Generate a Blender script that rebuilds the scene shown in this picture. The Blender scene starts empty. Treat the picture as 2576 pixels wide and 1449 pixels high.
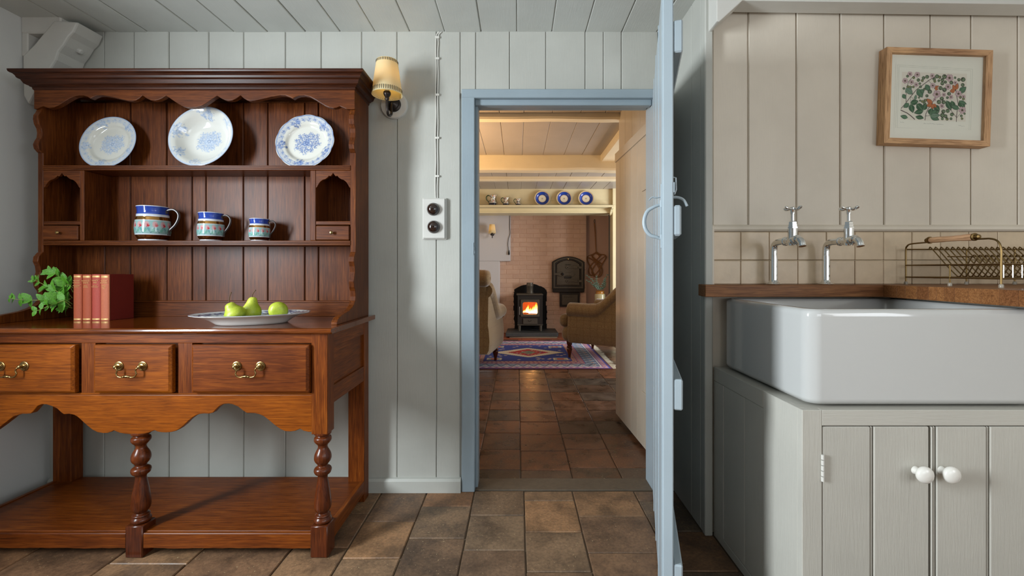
import bpy, bmesh, math, random
import numpy as np
from mathutils import Vector, Matrix, noise
C = bpy.context.scene.collection
random.seed(7)
# ---------------------------------------------------------------- camera, world, light, exposure
F, CX, CY, H = 1110.0, 1302.0, 680.0, 1.08      # focal length and vanishing point in 2576x1449 pixels, eye height
cam_d = bpy.data.cameras.new('camera'); cam = bpy.data.objects.new('camera', cam_d); C.objects.link(cam)
cam.location = (0, 0, H); cam.rotation_euler = (math.pi/2, 0, 0)
cam_d.sensor_width = 36.0; cam_d.sensor_fit = 'HORIZONTAL'; cam_d.lens = F/2576*36
cam_d.shift_x = -(CX-1288)/2576; cam_d.shift_y = -(724.5-CY)/2576; cam_d.clip_start = 0.02
bpy.context.scene.camera = cam
vs = bpy.context.scene.view_settings
vs.view_transform = 'Standard'; vs.look = 'None'; vs.gamma = 1.0; vs.use_curve_mapping = False; vs.exposure = 0.0
world = bpy.data.worlds.new('world'); bpy.context.scene.world = world; world.use_nodes = True
world.node_tree.nodes['Background'].inputs[0].default_value = (0.75, 0.87, 1.0, 1)
world.node_tree.nodes['Background'].inputs[1].default_value = 1.0
def area(name, loc, aim, sx, sy, power, col, spread=math.pi):
    d = bpy.data.lights.new(name, 'AREA'); d.shape = 'RECTANGLE'; d.size = sx; d.size_y = sy
    d.energy = power; d.color = col; d.spread = spread
    o = bpy.data.objects.new(name, d); C.objects.link(o); o.location = loc
    o.rotation_euler = (Vector(aim)-Vector(loc)).to_track_quat('-Z', 'Y').to_euler()
    return o
def point(name, loc, power, col, r=0.05):
    d = bpy.data.lights.new(name, 'POINT'); d.energy = power; d.color = col; d.shadow_soft_size = r
    o = bpy.data.objects.new(name, d); C.objects.link(o); o.location = loc; return o
area('daylight_left', (-2.34, 0.33, 1.42), (0.3, 1.10, 0.85), 0.50, 1.10, 88, (0.86, 0.94, 1.0), math.radians(145))
area('daylight_behind', (1.30, -1.84, 1.45), (1.1, 2, 1.2), 1.6, 1.1, 14, (0.95, 0.97, 1.0))
area('fill_light_right', (2.43, -0.75, 1.45), (-2.0, 0.2, 1.35), 0.9, 1.1, 18, (0.93, 0.96, 1.0))  # unseen fill light, added to brighten the left wall and shaded sides
area('daylight_far_room', (3.36, 5.3, 1.30), (0, 5.3, 1.0), 1.6, 1.3, 150, (0.88, 0.94, 1.0))
area('far_room_lamp_glow', (-0.95, 3.75, 1.55), (-0.55, 3.85, 2.3), 0.16, 0.16, 28, (1.0, 0.62, 0.28))
area('far_room_lamp_glow_right', (2.0, 4.4, 1.55), (1.6, 4.5, 2.3), 0.16, 0.16, 8, (1.0, 0.62, 0.28))
point('far_room_lamp_soft', (-1.15, 5.6, 1.5), 9, (1.0, 0.74, 0.46), 0.12)

# ---------------------------------------------------------------- helpers
def S(r, g, b):
    f = lambda c: (c/255)/12.92 if c/255 <= 0.04045 else ((c/255+0.055)/1.055)**2.4
    return (f(r), f(g), f(b), 1.0)
def W(px, py, Y): return Vector(((px-CX)*Y/F, Y, H-(py-CY)*Y/F))
def X(px, Y): return (px-CX)*Y/F
def Z(py, Y): return H-(py-CY)*Y/F
def tag(o, label=None, cat=None, group=None, kind=None):
    if label: o['label'] = label
    if cat: o['category'] = cat
    if group: o['group'] = group
    if kind: o['kind'] = kind
    return o
def empty(name, loc, label=None, cat=None, group=None, kind=None, rz=0):
    o = bpy.data.objects.new(name, None); C.objects.link(o); o.location = loc; o.rotation_euler = (0, 0, rz)
    o.empty_display_size = 0.05
    return tag(o, label, cat, group, kind)
def base_of(o):
    v = Vector((0, 0, 0))
    while o is not None: v = v + Vector(o.location); o = o.parent
    return v
LOCAL = [False]
def link(name, me, mat=None, parent=None, origin=None, smooth=False, bevel=0, seg=2, local=None):
    """links a mesh as one object. World-coordinate meshes are moved into their parent's frame"""
    local = LOCAL[0] if local is None else local
    o = bpy.data.objects.new(name, me); C.objects.link(o)
    if mat is not None:
        for m in (mat if isinstance(mat, (list, tuple)) else [mat]): me.materials.append(m)
    if smooth: me.shade_smooth()
    if parent is not None:
        o.parent = parent
        if not local: me.transform(Matrix.Translation(-base_of(parent)))
    elif not local:
        if origin is None:
            co = [v.co for v in me.vertices]
            origin = Vector(((min(c.x for c in co)+max(c.x for c in co))/2, (min(c.y for c in co)+max(c.y for c in co))/2, min(c.z for c in co)))
        me.transform(Matrix.Translation(-Vector(origin))); o.location = origin
    if bevel:
        md = o.modifiers.new('bevel', 'BEVEL'); md.width = bevel; md.segments = seg; md.limit_method = 'ANGLE'; md.angle_limit = 0.7
        md.harden_normals = False
    return o
def mesh(name, verts, faces):
    me = bpy.data.meshes.new(name); me.from_pydata([tuple(v) for v in verts], [], faces); me.update(); return me
class MB:
    """collects simple shapes into one mesh"""
    def __init__(s): s.v = []; s.f = []; s.mi = []; s.sm = []
    def add(s, v, f, mi=0, sm=False):
        n = len(s.v); s.v += [Vector(p) for p in v]; s.f += [[i+n for i in q] for q in f]; s.mi += [mi]*len(f); s.sm += [sm]*len(f); return s
    def box(s, x0, x1, y0, y1, z0, z1, mi=0, M=None):
        v = [Vector(p) for p in ((x0,y0,z0),(x1,y0,z0),(x1,y1,z0),(x0,y1,z0),(x0,y0,z1),(x1,y0,z1),(x1,y1,z1),(x0,y1,z1))]
        if M: v = [M@p for p in v]
        return s.add(v, [(0,3,2,1),(4,5,6,7),(0,1,5,4),(1,2,6,5),(2,3,7,6),(3,0,4,7)], mi)
    def bbox(s, x0, x1, y0, y1, z0, z1, b=0.002, mi=0, M=None):
        bm = bmesh.new(); bmesh.ops.create_cube(bm, size=1)
        for v in bm.verts: v.co = Vector(((x0+x1)/2+v.co.x*(x1-x0), (y0+y1)/2+v.co.y*(y1-y0), (z0+z1)/2+v.co.z*(z1-z0)))
        bmesh.ops.bevel(bm, geom=bm.edges[:], offset=b, segments=1, affect='EDGES')
        if M: bm.transform(M)
        bm.verts.index_update()
        s.add([v.co.copy() for v in bm.verts], [[v.index for v in f.verts] for f in bm.faces], mi); bm.free(); return s
    def lathe(s, prof, seg=32, M=None, mi=0, sm=True, cap=True):
        v = []; f = []
        for r, z in prof:
            for k in range(seg):
                a = 2*math.pi*k/seg; v.append(Vector((r*math.cos(a), r*math.sin(a), z)))
        for i in range(len(prof)-1):
            for k in range(seg):
                k2 = (k+1) % seg; f.append((i*seg+k, i*seg+k2, (i+1)*seg+k2, (i+1)*seg+k))
        if cap:
            if prof[0][0] > 1e-5: f.append(tuple(reversed(range(seg))))
            if prof[-1][0] > 1e-5: n = (len(prof)-1)*seg; f.append(tuple(range(n, n+seg)))
        if M: v = [M@p for p in v]
        return s.add(v, f, mi, sm)
    def tube(s, pts, r, seg=10, closed=False, mi=0, flat=1.0, caps=True):
        pts = [Vector(p) for p in pts]; n = len(pts); R = r if isinstance(r, (list, tuple)) else [r]*n
        v = []; f = []; up = None
        for i, p in enumerate(pts):
            a = pts[(i-1) % n] if (closed or i > 0) else p; b = pts[(i+1) % n] if (closed or i < n-1) else p
            t = (b-a).normalized() if (b-a).length > 1e-9 else Vector((0, 0, 1))
            if up is None: up = Vector((0, 0, 1)) if abs(t.z) < 0.9 else Vector((0, 1, 0))
            sd = t.cross(up).normalized(); up = sd.cross(t).normalized()
            for k in range(seg):
                an = 2*math.pi*k/seg; v.append(p+sd*math.cos(an)*R[i]+up*math.sin(an)*R[i]*flat)
        m = n if closed else n-1
        for i in range(m):
            j = (i+1) % n
            for k in range(seg):
                k2 = (k+1) % seg; f.append((i*seg+k, i*seg+k2, j*seg+k2, j*seg+k))
        if not closed and caps: f.append(tuple(reversed(range(seg)))); f.append(tuple(range((n-1)*seg, n*seg)))
        return s.add(v, f, mi, True)
    def prism(s, poly, axis, a0, a1, mi=0, M=None, sm=False):
        """polygon of 2D points extruded along an axis: 'y' -> (x,z), 'x' -> (y,z), 'z' -> (x,y)"""
        def mk(p, a): return Vector({'y': (p[0], a, p[1]), 'x': (a, p[0], p[1]), 'z': (p[0], p[1], a)}[axis])
        n = len(poly); v = [mk(p, a0) for p in poly]+[mk(p, a1) for p in poly]
        if M: v = [M@p for p in v]
        f = [tuple(range(n)), tuple(reversed(range(n, 2*n)))]
        s.add(v, f, mi, False); n0 = len(s.v)-2*n
        for i in range(n):
            j = (i+1) % n; s.f.append([n0+i, n0+n+i, n0+n+j, n0+j]); s.mi.append(mi); s.sm.append(sm)
        return s
    def build(s, name, mat=None, parent=None, recalc=True, **k):
        me = mesh(name, s.v, s.f); me.polygons.foreach_set('material_index', s.mi)
        me.polygons.foreach_set('use_smooth', s.sm)
        if any(s.sm): me.set_sharp_from_angle(angle=math.radians(38))
        if recalc:
            bm = bmesh.new(); bm.from_mesh(me); bmesh.ops.recalc_face_normals(bm, faces=bm.faces[:]); bm.to_mesh(me); bm.free()
        return link(name, me, mat, parent, **k)
def box(name, x0, x1, y0, y1, z0, z1, mat, parent=None, bevel=0.0, **k):
    return MB().box(x0, x1, y0, y1, z0, z1).build(name, mat, parent, bevel=bevel, **k)
def spline(pts, n=6, closed=False):
    P = [Vector(p) for p in pts]; out = []; N = len(P)
    for i in range(N if closed else N-1):
        p0 = P[(i-1) % N] if closed or i > 0 else P[i]; p1 = P[i]; p2 = P[(i+1) % N]
        p3 = P[(i+2) % N] if closed or i+2 < N else p2
        for k in range(n):
            t = k/n; out.append(0.5*((2*p1)+(p2-p0)*t+(2*p0-5*p1+4*p2-p3)*t*t+(3*p1-p0-3*p2+p3)*t**3))
    if not closed: out.append(P[-1])
    return out
def Rx(a): return Matrix.Rotation(a, 4, 'X')
def Ry(a): return Matrix.Rotation(a, 4, 'Y')
def Rz(a): return Matrix.Rotation(a, 4, 'Z')
def T(*p): return Matrix.Translation(Vector(p))
def copy_tree(o, parent=None):
    c = o.copy(); C.objects.link(c); c.parent = parent
    for ch in list(o.children): copy_tree(ch, c)
    return c
def text_mesh(s, size, mat, name, parent, M, ext=0.0002, align='CENTER'):
    cu = bpy.data.curves.new('t', 'FONT'); cu.body = s; cu.size = size; cu.align_x = align; cu.extrude = ext; cu.resolution_u = 2
    o = bpy.data.objects.new('t', cu); C.objects.link(o)
    bpy.context.view_layer.update()
    me = bpy.data.meshes.new_from_object(o.evaluated_get(bpy.context.evaluated_depsgraph_get()))
    bpy.data.objects.remove(o); me.materials.clear(); me.transform(M)
    return link(name, me, mat, parent)

# ---------------------------------------------------------------- materials
def new_mat(name):
    m = bpy.data.materials.new(name); m.use_nodes = True; nt = m.node_tree; b = nt.nodes['Principled BSDF']; return m, nt, b
def nd(nt, t, **k):
    n = nt.nodes.new(t)
    for a, v in k.items():
        if a in n.inputs: n.inputs[a].default_value = v
        else: setattr(n, a, v)
    return n
def coords(nt, scale=(1, 1, 1), rnd=True, src='Object'):
    tc = nd(nt, 'ShaderNodeTexCoord'); mp = nd(nt, 'ShaderNodeMapping'); mp.inputs['Scale'].default_value = scale
    if rnd:
        oi = nd(nt, 'ShaderNodeObjectInfo'); sc = nd(nt, 'ShaderNodeVectorMath', operation='SCALE'); sc.inputs['Scale'].default_value = 37.0
        cb = nd(nt, 'ShaderNodeCombineXYZ')
        for i in range(3): nt.links.new(oi.outputs['Random'], cb.inputs[i])
        nt.links.new(cb.outputs[0], sc.inputs[0]); ad = nd(nt, 'ShaderNodeVectorMath', operation='ADD')
        nt.links.new(tc.outputs[src], ad.inputs[0]); nt.links.new(sc.outputs[0], ad.inputs[1]); nt.links.new(ad.outputs[0], mp.inputs[0])
    else: nt.links.new(tc.outputs[src], mp.inputs[0])
    return mp
def noise_n(nt, vec, scale, detail=4, rough=0.5, dist=0.0):
    n = nd(nt, 'ShaderNodeTexNoise'); n.inputs['Scale'].default_value = scale; n.inputs['Detail'].default_value = detail
    n.inputs['Roughness'].default_value = rough; n.inputs['Distortion'].default_value = dist; nt.links.new(vec.outputs[0], n.inputs['Vector']); return n
def ramp(nt, fac, stops):
    r = nd(nt, 'ShaderNodeValToRGB'); e = r.color_ramp.elements
    while len(e) < len(stops): e.new(0.5)
    for i, (p, c) in enumerate(stops): e[i].position = p; e[i].color = c
    nt.links.new(fac, r.inputs[0]); return r
def mix(nt, a, b, fac, blend='MIX'):
    m = nd(nt, 'ShaderNodeMix', data_type='RGBA', blend_type=blend)
    for sock, v in ((m.inputs['Factor'], fac), (m.inputs['A'], a), (m.inputs['B'], b)):
        if hasattr(v, 'links'): nt.links.new(v, sock)
        else: sock.default_value = v
    m_out = [o for o in m.outputs if o.type == 'RGBA'][0]
    return m_out
def mixrgb(nt, a, b, fac, blend='MIX'):
    m = nt.nodes.new('ShaderNodeMixRGB'); m.blend_type = blend
    for i, v in ((0, fac), (1, a), (2, b)):
        if isinstance(v, bpy.types.NodeSocket): nt.links.new(v, m.inputs[i])
        else: m.inputs[i].default_value = v
    return m.outputs[0]
def bump(nt, b, h, strength, dist=0.002):
    bp = nd(nt, 'ShaderNodeBump'); bp.inputs['Strength'].default_value = strength; bp.inputs['Distance'].default_value = dist
    nt.links.new(h, bp.inputs['Height']); nt.links.new(bp.outputs[0], b.inputs['Normal']); return bp
GR = {'x': (1, 14, 14), 'y': (14, 1, 14), 'z': (14, 14, 1)}
def paint(name, col, axis='z', rough=0.45, bs=0.35, var=0.025):
    m, nt, b = new_mat(name); b.inputs['Roughness'].default_value = rough
    mp = coords(nt, GR[axis]); n = noise_n(nt, mp, 14, 5, 0.6)
    mp2 = coords(nt, (1, 1, 1)); n2 = noise_n(nt, mp2, 5, 3)
    d = tuple(c*(1-var*2.2) for c in col[:3])+(1,); l = tuple(min(1, c*(1+var)) for c in col[:3])+(1,)
    r = ramp(nt, n2.outputs[0], [(0.3, d), (0.65, l)]); nt.links.new(r.outputs[0], b.inputs['Base Color'])
    mx = mixrgb(nt, n.outputs['Color'], n2.outputs['Color'], 0.25); bump(nt, b, mx, bs, 0.0025); return m
def wood(name, axis, dark, mid, light, rough=0.38, scale=1.0, coat=0.05, bs=0.15):
    m, nt, b = new_mat(name); b.inputs['Roughness'].default_value = rough
    sc = {'x': (1.6, 34, 34), 'y': (34, 1.6, 34), 'z': (34, 34, 1.6)}[axis]
    mp = coords(nt, tuple(s*scale for s in sc)); n = noise_n(nt, mp, 3.6, 8, 0.62, 0.7)
    sc2 = {'x': (9, 170, 170), 'y': (170, 9, 170), 'z': (170, 170, 9)}[axis]
    mp2 = coords(nt, tuple(s*scale for s in sc2)); n2 = noise_n(nt, mp2, 1.6, 3, 0.5)
    mp3 = coords(nt, (1, 1, 1)); n3 = noise_n(nt, mp3, 3.5, 3)
    r = ramp(nt, n.outputs[0], [(0.08, dark), (0.5, mid), (0.94, light)])
    pore = ramp(nt, n2.outputs[0], [(0.38, (0.40, 0.34, 0.30, 1)), (0.50, (1, 1, 1, 1))])
    c = mixrgb(nt, r.outputs[0], pore.outputs[0], 0.55, 'MULTIPLY')
    pt = ramp(nt, n3.outputs[0], [(0.3, (0.62, 0.52, 0.5, 1)), (0.62, (1.15, 1.1, 1.0, 1))])
    c = mixrgb(nt, c, pt.outputs[0], 0.75, 'MULTIPLY'); nt.links.new(c, b.inputs['Base Color'])
    b.inputs['Coat Weight'].default_value = coat; b.inputs['Coat Roughness'].default_value = 0.3; b.inputs['Specular IOR Level'].default_value = 0.16
    bump(nt, b, n2.outputs['Color'], bs, 0.0006); return m
def plain(name, col, rough=0.4, metal=0.0, bs=0, bscale=60, var=0.0, coat=0, emit=None, es=0, spec=None, trans=0, sss=0):
    m, nt, b = new_mat(name); b.inputs['Base Color'].default_value = col; b.inputs['Roughness'].default_value = rough; b.inputs['Metallic'].default_value = metal
    b.inputs['Coat Weight'].default_value = coat; b.inputs['Transmission Weight'].default_value = trans
    if sss: b.inputs['Subsurface Weight'].default_value = sss; b.inputs['Subsurface Radius'].default_value = (0.01, 0.006, 0.003)
    if bs or var:
        mp = coords(nt); n = noise_n(nt, mp, bscale, 5, 0.6)
        if bs: bump(nt, b, n.outputs[0], bs, 0.003)
        if var:
            r = ramp(nt, n.outputs[0], [(0.3, tuple(c*(1-var) for c in col[:3])+(1,)), (0.7, tuple(min(1, c*(1+var)) for c in col[:3])+(1,))])
            nt.links.new(r.outputs[0], b.inputs['Base Color'])
    if emit: b.inputs['Emission Color'].default_value = emit; b.inputs['Emission Strength'].default_value = es
    return m
def vcol(name, rough=0.12, coat=0.3, metal_attr=False, bs=0):
    m, nt, b = new_mat(name); a = nd(nt, 'ShaderNodeAttribute'); a.attribute_name = 'Col'
    nt.links.new(a.outputs['Color'], b.inputs['Base Color']); b.inputs['Roughness'].default_value = rough; b.inputs['Coat Weight'].default_value = coat
    if metal_attr: nt.links.new(a.outputs['Alpha'], b.inputs['Metallic'])
    if bs: mp = coords(nt); n = noise_n(nt, mp, 220, 3); bump(nt, b, n.outputs[0], bs, 0.002)
    return m
M = {}
M['wall'] = paint('white_wall_paint', S(180, 180, 172), 'z', 0.5)
M['ceil'] = paint('ceiling_paint', S(200, 202, 196), 'y', 0.42)
M['plaster'] = plain('pale_plaster', S(212, 213, 210), 0.75, bs=0.35, bscale=9)
M['blue'] = paint('blue_grey_gloss', S(148, 162, 170), 'z', 0.38)
M['blue_h'] = paint('blue_grey_gloss_h', S(148, 162, 170), 'x', 0.38)
M['door_blue'] = paint('pale_blue_gloss', S(158, 171, 178), 'z', 0.34, bs=0.15)
M['alcove'] = paint('warm_grey_paint', S(214, 204, 188), 'z', 0.5)
M['cab'] = paint('greige_paint', S(184, 181, 171), 'z', 0.42, bs=0.5)
M['cab_h'] = paint('greige_paint_h', S(184, 181, 171), 'x', 0.42, bs=0.5)
M['trimw'] = paint('white_trim_paint', S(205, 203, 196), 'x', 0.4)
D3 = (S(52, 20, 3), S(106, 52, 14), S(150, 86, 28))
for ax in 'xyz': M['oak_'+ax] = wood('dark_oak_'+ax, ax, *D3)
DR = (S(44, 17, 4), S(92, 47, 17), S(132, 76, 32))
for ax in 'xyz': M['rack_'+ax] = wood('dark_rack_oak_'+ax, ax, *DR)
M['cornice'] = wood('cornice_oak', 'x', S(28, 11, 5), S(60, 29, 14), S(90, 48, 26), 0.32)
M['oak_top'] = wood('polished_oak_top', 'x', *D3, rough=0.2, coat=0.55); M['oak_top'].node_tree.nodes['Principled BSDF'].inputs['Coat Roughness'].default_value = 0.07
M['oak_front'] = wood('dark_oak_front', 'x', S(84, 38, 5), S(128, 66, 9), S(162, 94, 24), 0.4)
M['oak_turn'] = wood('dark_oak_turned', 'z', S(44, 17, 5), S(88, 40, 14), S(126, 64, 24), 0.24, coat=0.4)
M['butcher'] = wood('butcher_block', 'x', S(84, 50, 26), S(136, 92, 56), S(172, 126, 84), 0.42, coat=0.1)
M['lightoak'] = wood('light_oak', 'x', S(182, 144, 106), S(198, 160, 122), S(208, 172, 134), 0.5, coat=0)
M['lightoak_y'] = wood('light_oak_y', 'y', S(182, 144, 106), S(204, 166, 128), S(214, 180, 142), 0.5, coat=0)
M['lightoak_z'] = wood('light_oak_z', 'z', S(182, 144, 106), S(198, 160, 122), S(208, 172, 134), 0.5, coat=0)
M['chrome'] = plain('chrome', (0.82, 0.84, 0.85, 1), 0.07, 1.0)
M['brass'] = plain('aged_brass', S(150, 124, 78), 0.28, 1.0, var=0.2)
M['brass_d'] = plain('antique_brass_wire', S(120, 98, 62), 0.32, 1.0)
M['ceramic'] = plain('white_fireclay', S(188, 188, 185), 0.10, coat=0.5)
M['knobw'] = plain('white_knob', S(225, 222, 214), 0.25, coat=0.3)
M['black'] = plain('bronze_black_metal', S(44, 36, 32), 0.35, 0.6)
M['bake'] = plain('brown_bakelite', S(40, 24, 18), 0.12, coat=0.6)
M['iron'] = plain('cast_iron', S(44, 38, 32), 0.55, 0.3, bs=0.3, bscale=80)
M['iron_l'] = plain('burnished_iron', S(92, 84, 72), 0.45, 0.45, bs=0.3, bscale=50, var=0.15)
M['soot'] = plain('soot', S(16, 13, 11), 0.9, bs=0.5, bscale=25)
M['slate'] = plain('slate_slab', S(62, 62, 60), 0.5, bs=0.5, bscale=18, var=0.15)
M['mortar'] = plain('pale_mortar', S(128, 112, 90), 0.85, bs=0.5, bscale=60)
M['grout'] = plain('dark_grout', S(96, 80, 62), 0.9, bs=0.4, bscale=80)
M['cream'] = paint('cream_paint', S(214, 200, 160), 'x', 0.42)
M['creamdoor'] = paint('cream_door_paint', S(174, 164, 148), 'z', 0.30)
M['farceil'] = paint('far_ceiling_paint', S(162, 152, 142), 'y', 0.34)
M['beam'] = paint('beam_paint', S(222, 208, 178), 'x', 0.36, bs=0.6)
M['beam_y'] = paint('beam_paint_y', S(222, 208, 178), 'y', 0.36, bs=0.6)
M['lav'] = plain('white_plaster', S(206, 202, 200), 0.7, bs=0.3, bscale=8)
M['farblue'] = plain('grey_blue_gloss', S(120, 128, 128), 0.35)
M['cable'] = plain('painted_cable', S(212, 210, 202), 0.4)
M['leaf'] = plain('mint_leaf', S(92, 156, 44), 0.45, bs=0.6, bscale=160, var=0.35)
M['stem'] = plain('mint_stem', S(150, 165, 80), 0.5)
M['euc'] = plain('eucalyptus_leaf', S(96, 120, 100), 0.6, var=0.2)
M['twig'] = plain('pear_stem', S(86, 60, 34), 0.7)
M['rubber'] = plain('clear_rubber_foot', S(150, 140, 125), 0.3)
M['gold'] = plain('gilt_lettering', S(226, 186, 120), 0.4, 0.3)
M['paper'] = plain('page_block', S(190, 170, 135), 0.8)
def book_mat(n, c): return plain(n, c, 0.62, bs=0.25, bscale=350, var=0.12)
def pear_mat():
    m, nt, b = new_mat('pear_skin'); mp = coords(nt); n = noise_n(nt, mp, 18, 4); s = noise_n(nt, mp, 420, 2)
    r = ramp(nt, n.outputs[0], [(0.3, S(128, 150, 30)), (0.55, S(168, 182, 52)), (0.75, S(192, 196, 76))])
    sp = ramp(nt, s.outputs[0], [(0.34, S(120, 110, 50)), (0.42, (1, 1, 1, 1))]); c = mixrgb(nt, r.outputs[0], sp.outputs[0], 0.5, 'MULTIPLY')
    nt.links.new(c, b.inputs['Base Color']); b.inputs['Roughness'].default_value = 0.42; return m
M['pear'] = pear_mat()
def quarry_mat(name, stops, rough, bs=0.5):
    m, nt, b = new_mat(name); oi = nd(nt, 'ShaderNodeObjectInfo'); r = ramp(nt, oi.outputs['Random'], stops)
    mp = coords(nt); n = noise_n(nt, mp, 8, 5, 0.6, 0.0); n2 = noise_n(nt, mp, 85, 5, 0.7); n3 = noise_n(nt, mp, 130, 2)
    bl = ramp(nt, n.outputs[0], [(0.34, (0.42, 0.42, 0.43, 1)), (0.60, (1.15, 1.1, 1.0, 1))])
    c = mixrgb(nt, r.outputs[0], bl.outputs[0], 0.85, 'MULTIPLY')
    g = ramp(nt, n2.outputs[0], [(0.35, (0.5, 0.5, 0.5, 1)), (0.65, (1.35, 1.32, 1.25, 1))]); c = mixrgb(nt, c, g.outputs[0], 0.55, 'MULTIPLY')
    sp = ramp(nt, n3.outputs[0], [(0.70, (0, 0, 0, 1)), (0.76, (1, 1, 1, 1))]); c = mixrgb(nt, c, S(180, 160, 120), sp.outputs[0])
    nt.links.new(c, b.inputs['Base Color'])
    rr = ramp(nt, n.outputs[0], [(0.3, (rough-0.08,)*3+(1,)), (0.7, (rough+0.14,)*3+(1,))]); nt.links.new(rr.outputs[0], b.inputs['Roughness'])
    bump(nt, b, mixrgb(nt, n.outputs['Color'], n2.outputs['Color'], 0.4), bs, 0.004); return m
M['quarry'] = quarry_mat('worn_quarry_tile', [(0.0, S(88, 78, 68)), (0.25, S(134, 98, 70)), (0.5, S(94, 82, 70)), (0.75, S(144, 110, 80)), (1.0, S(110, 94, 78))], 0.48, 0.35)
M['quarry_far'] = quarry_mat('polished_quarry_tile', [(0.0, S(68, 56, 46)), (0.35, S(98, 66, 46)), (0.7, S(108, 70, 48)), (1.0, S(74, 66, 58))], 0.30, 0.12)
M['quarry_red'] = plain('red_quarry_tile', S(150, 74, 46), 0.3, bs=0.2, bscale=30, var=0.2)
def brick_mat():
    m, nt, b = new_mat('pink_painted_brick'); mp = coords(nt); n = noise_n(nt, mp, 22, 5, 0.6); n2 = noise_n(nt, mp, 3, 3)
    r = ramp(nt, n2.outputs[0], [(0.3, S(206, 168, 144)), (0.7, S(222, 186, 160))]); nt.links.new(r.outputs[0], b.inputs['Base Color'])
    b.inputs['Roughness'].default_value = 0.55; bump(nt, b, n.outputs[0], 0.7, 0.01); return m
M['brick'] = brick_mat()
def tweed_mat():
    m, nt, b = new_mat('brown_tweed'); mp = coords(nt, (1, 1, 1)); w = nd(nt, 'ShaderNodeTexWave'); w.bands_direction = 'DIAGONAL'; w.inputs['Scale'].default_value = 7; w.inputs['Distortion'].default_value = 1.5; nt.links.new(mp.outputs[0], w.inputs['Vector'])
    n = noise_n(nt, mp, 300, 3, 0.7); n2 = noise_n(nt, mp, 9, 2)
    r = ramp(nt, n.outputs[0], [(0.3, S(76, 60, 36)), (0.5, S(126, 100, 64)), (0.7, S(172, 146, 102))])
    c = r.outputs[0]
    for dr in ('X', 'Y', 'Z'):
        w_ = nd(nt, 'ShaderNodeTexWave'); w_.bands_direction = dr; w_.inputs['Scale'].default_value = 3.6; w_.inputs['Distortion'].default_value = 0.4; nt.links.new(mp.outputs[0], w_.inputs['Vector'])
        k_ = ramp(nt, w_.outputs[0], [(0.93, (0, 0, 0, 1)), (0.99, (.18, .18, .18, 1))]); c = mixrgb(nt, c, S(92, 52, 26), k_.outputs[0])
    nt.links.new(c, b.inputs['Base Color'])
    b.inputs['Roughness'].default_value = 0.95; b.inputs['Sheen Weight'].default_value = 0.6; b.inputs['Sheen Roughness'].default_value = 0.4
    bump(nt, b, n.outputs[0], 0.25, 0.002); return m
M['tweed'] = tweed_mat()
def tile_mat():
    m, nt, b = new_mat('handmade_glazed_tile'); oi = nd(nt, 'ShaderNodeObjectInfo')
    r = ramp(nt, oi.outputs['Random'], [(0, S(202, 180, 152)), (0.5, S(210, 190, 162)), (1, S(198, 178, 152))]); mp = coords(nt); n = noise_n(nt, mp, 22, 4)
    g = ramp(nt, n.outputs[0], [(0.3, (0.93, 0.92, 0.90, 1)), (0.65, (1.05, 1.04, 1.02, 1))]); c = mixrgb(nt, r.outputs[0], g.outputs[0], 0.9, 'MULTIPLY')
    nt.links.new(c, b.inputs['Base Color']); b.inputs['Roughness'].default_value = 0.36; bump(nt, b, n.outputs[0], 0.3, 0.005); return m
M['tile'] = tile_mat()
def cane_mat(): return plain('woven_cane', S(150, 100, 52), 0.6, bs=0.4, bscale=150, var=0.25)
M['cane'] = cane_mat()
M['vglaze'] = vcol('transfer_print_glaze', 0.10, 0.4)
M['vjug'] = vcol('lustre_glaze', 0.14, 0.3, True)
M['vmatte'] = vcol('printed_paper', 0.8, 0)
M['vrug'] = vcol('woven_rug', 0.95, 0, bs=0.6)

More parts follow.
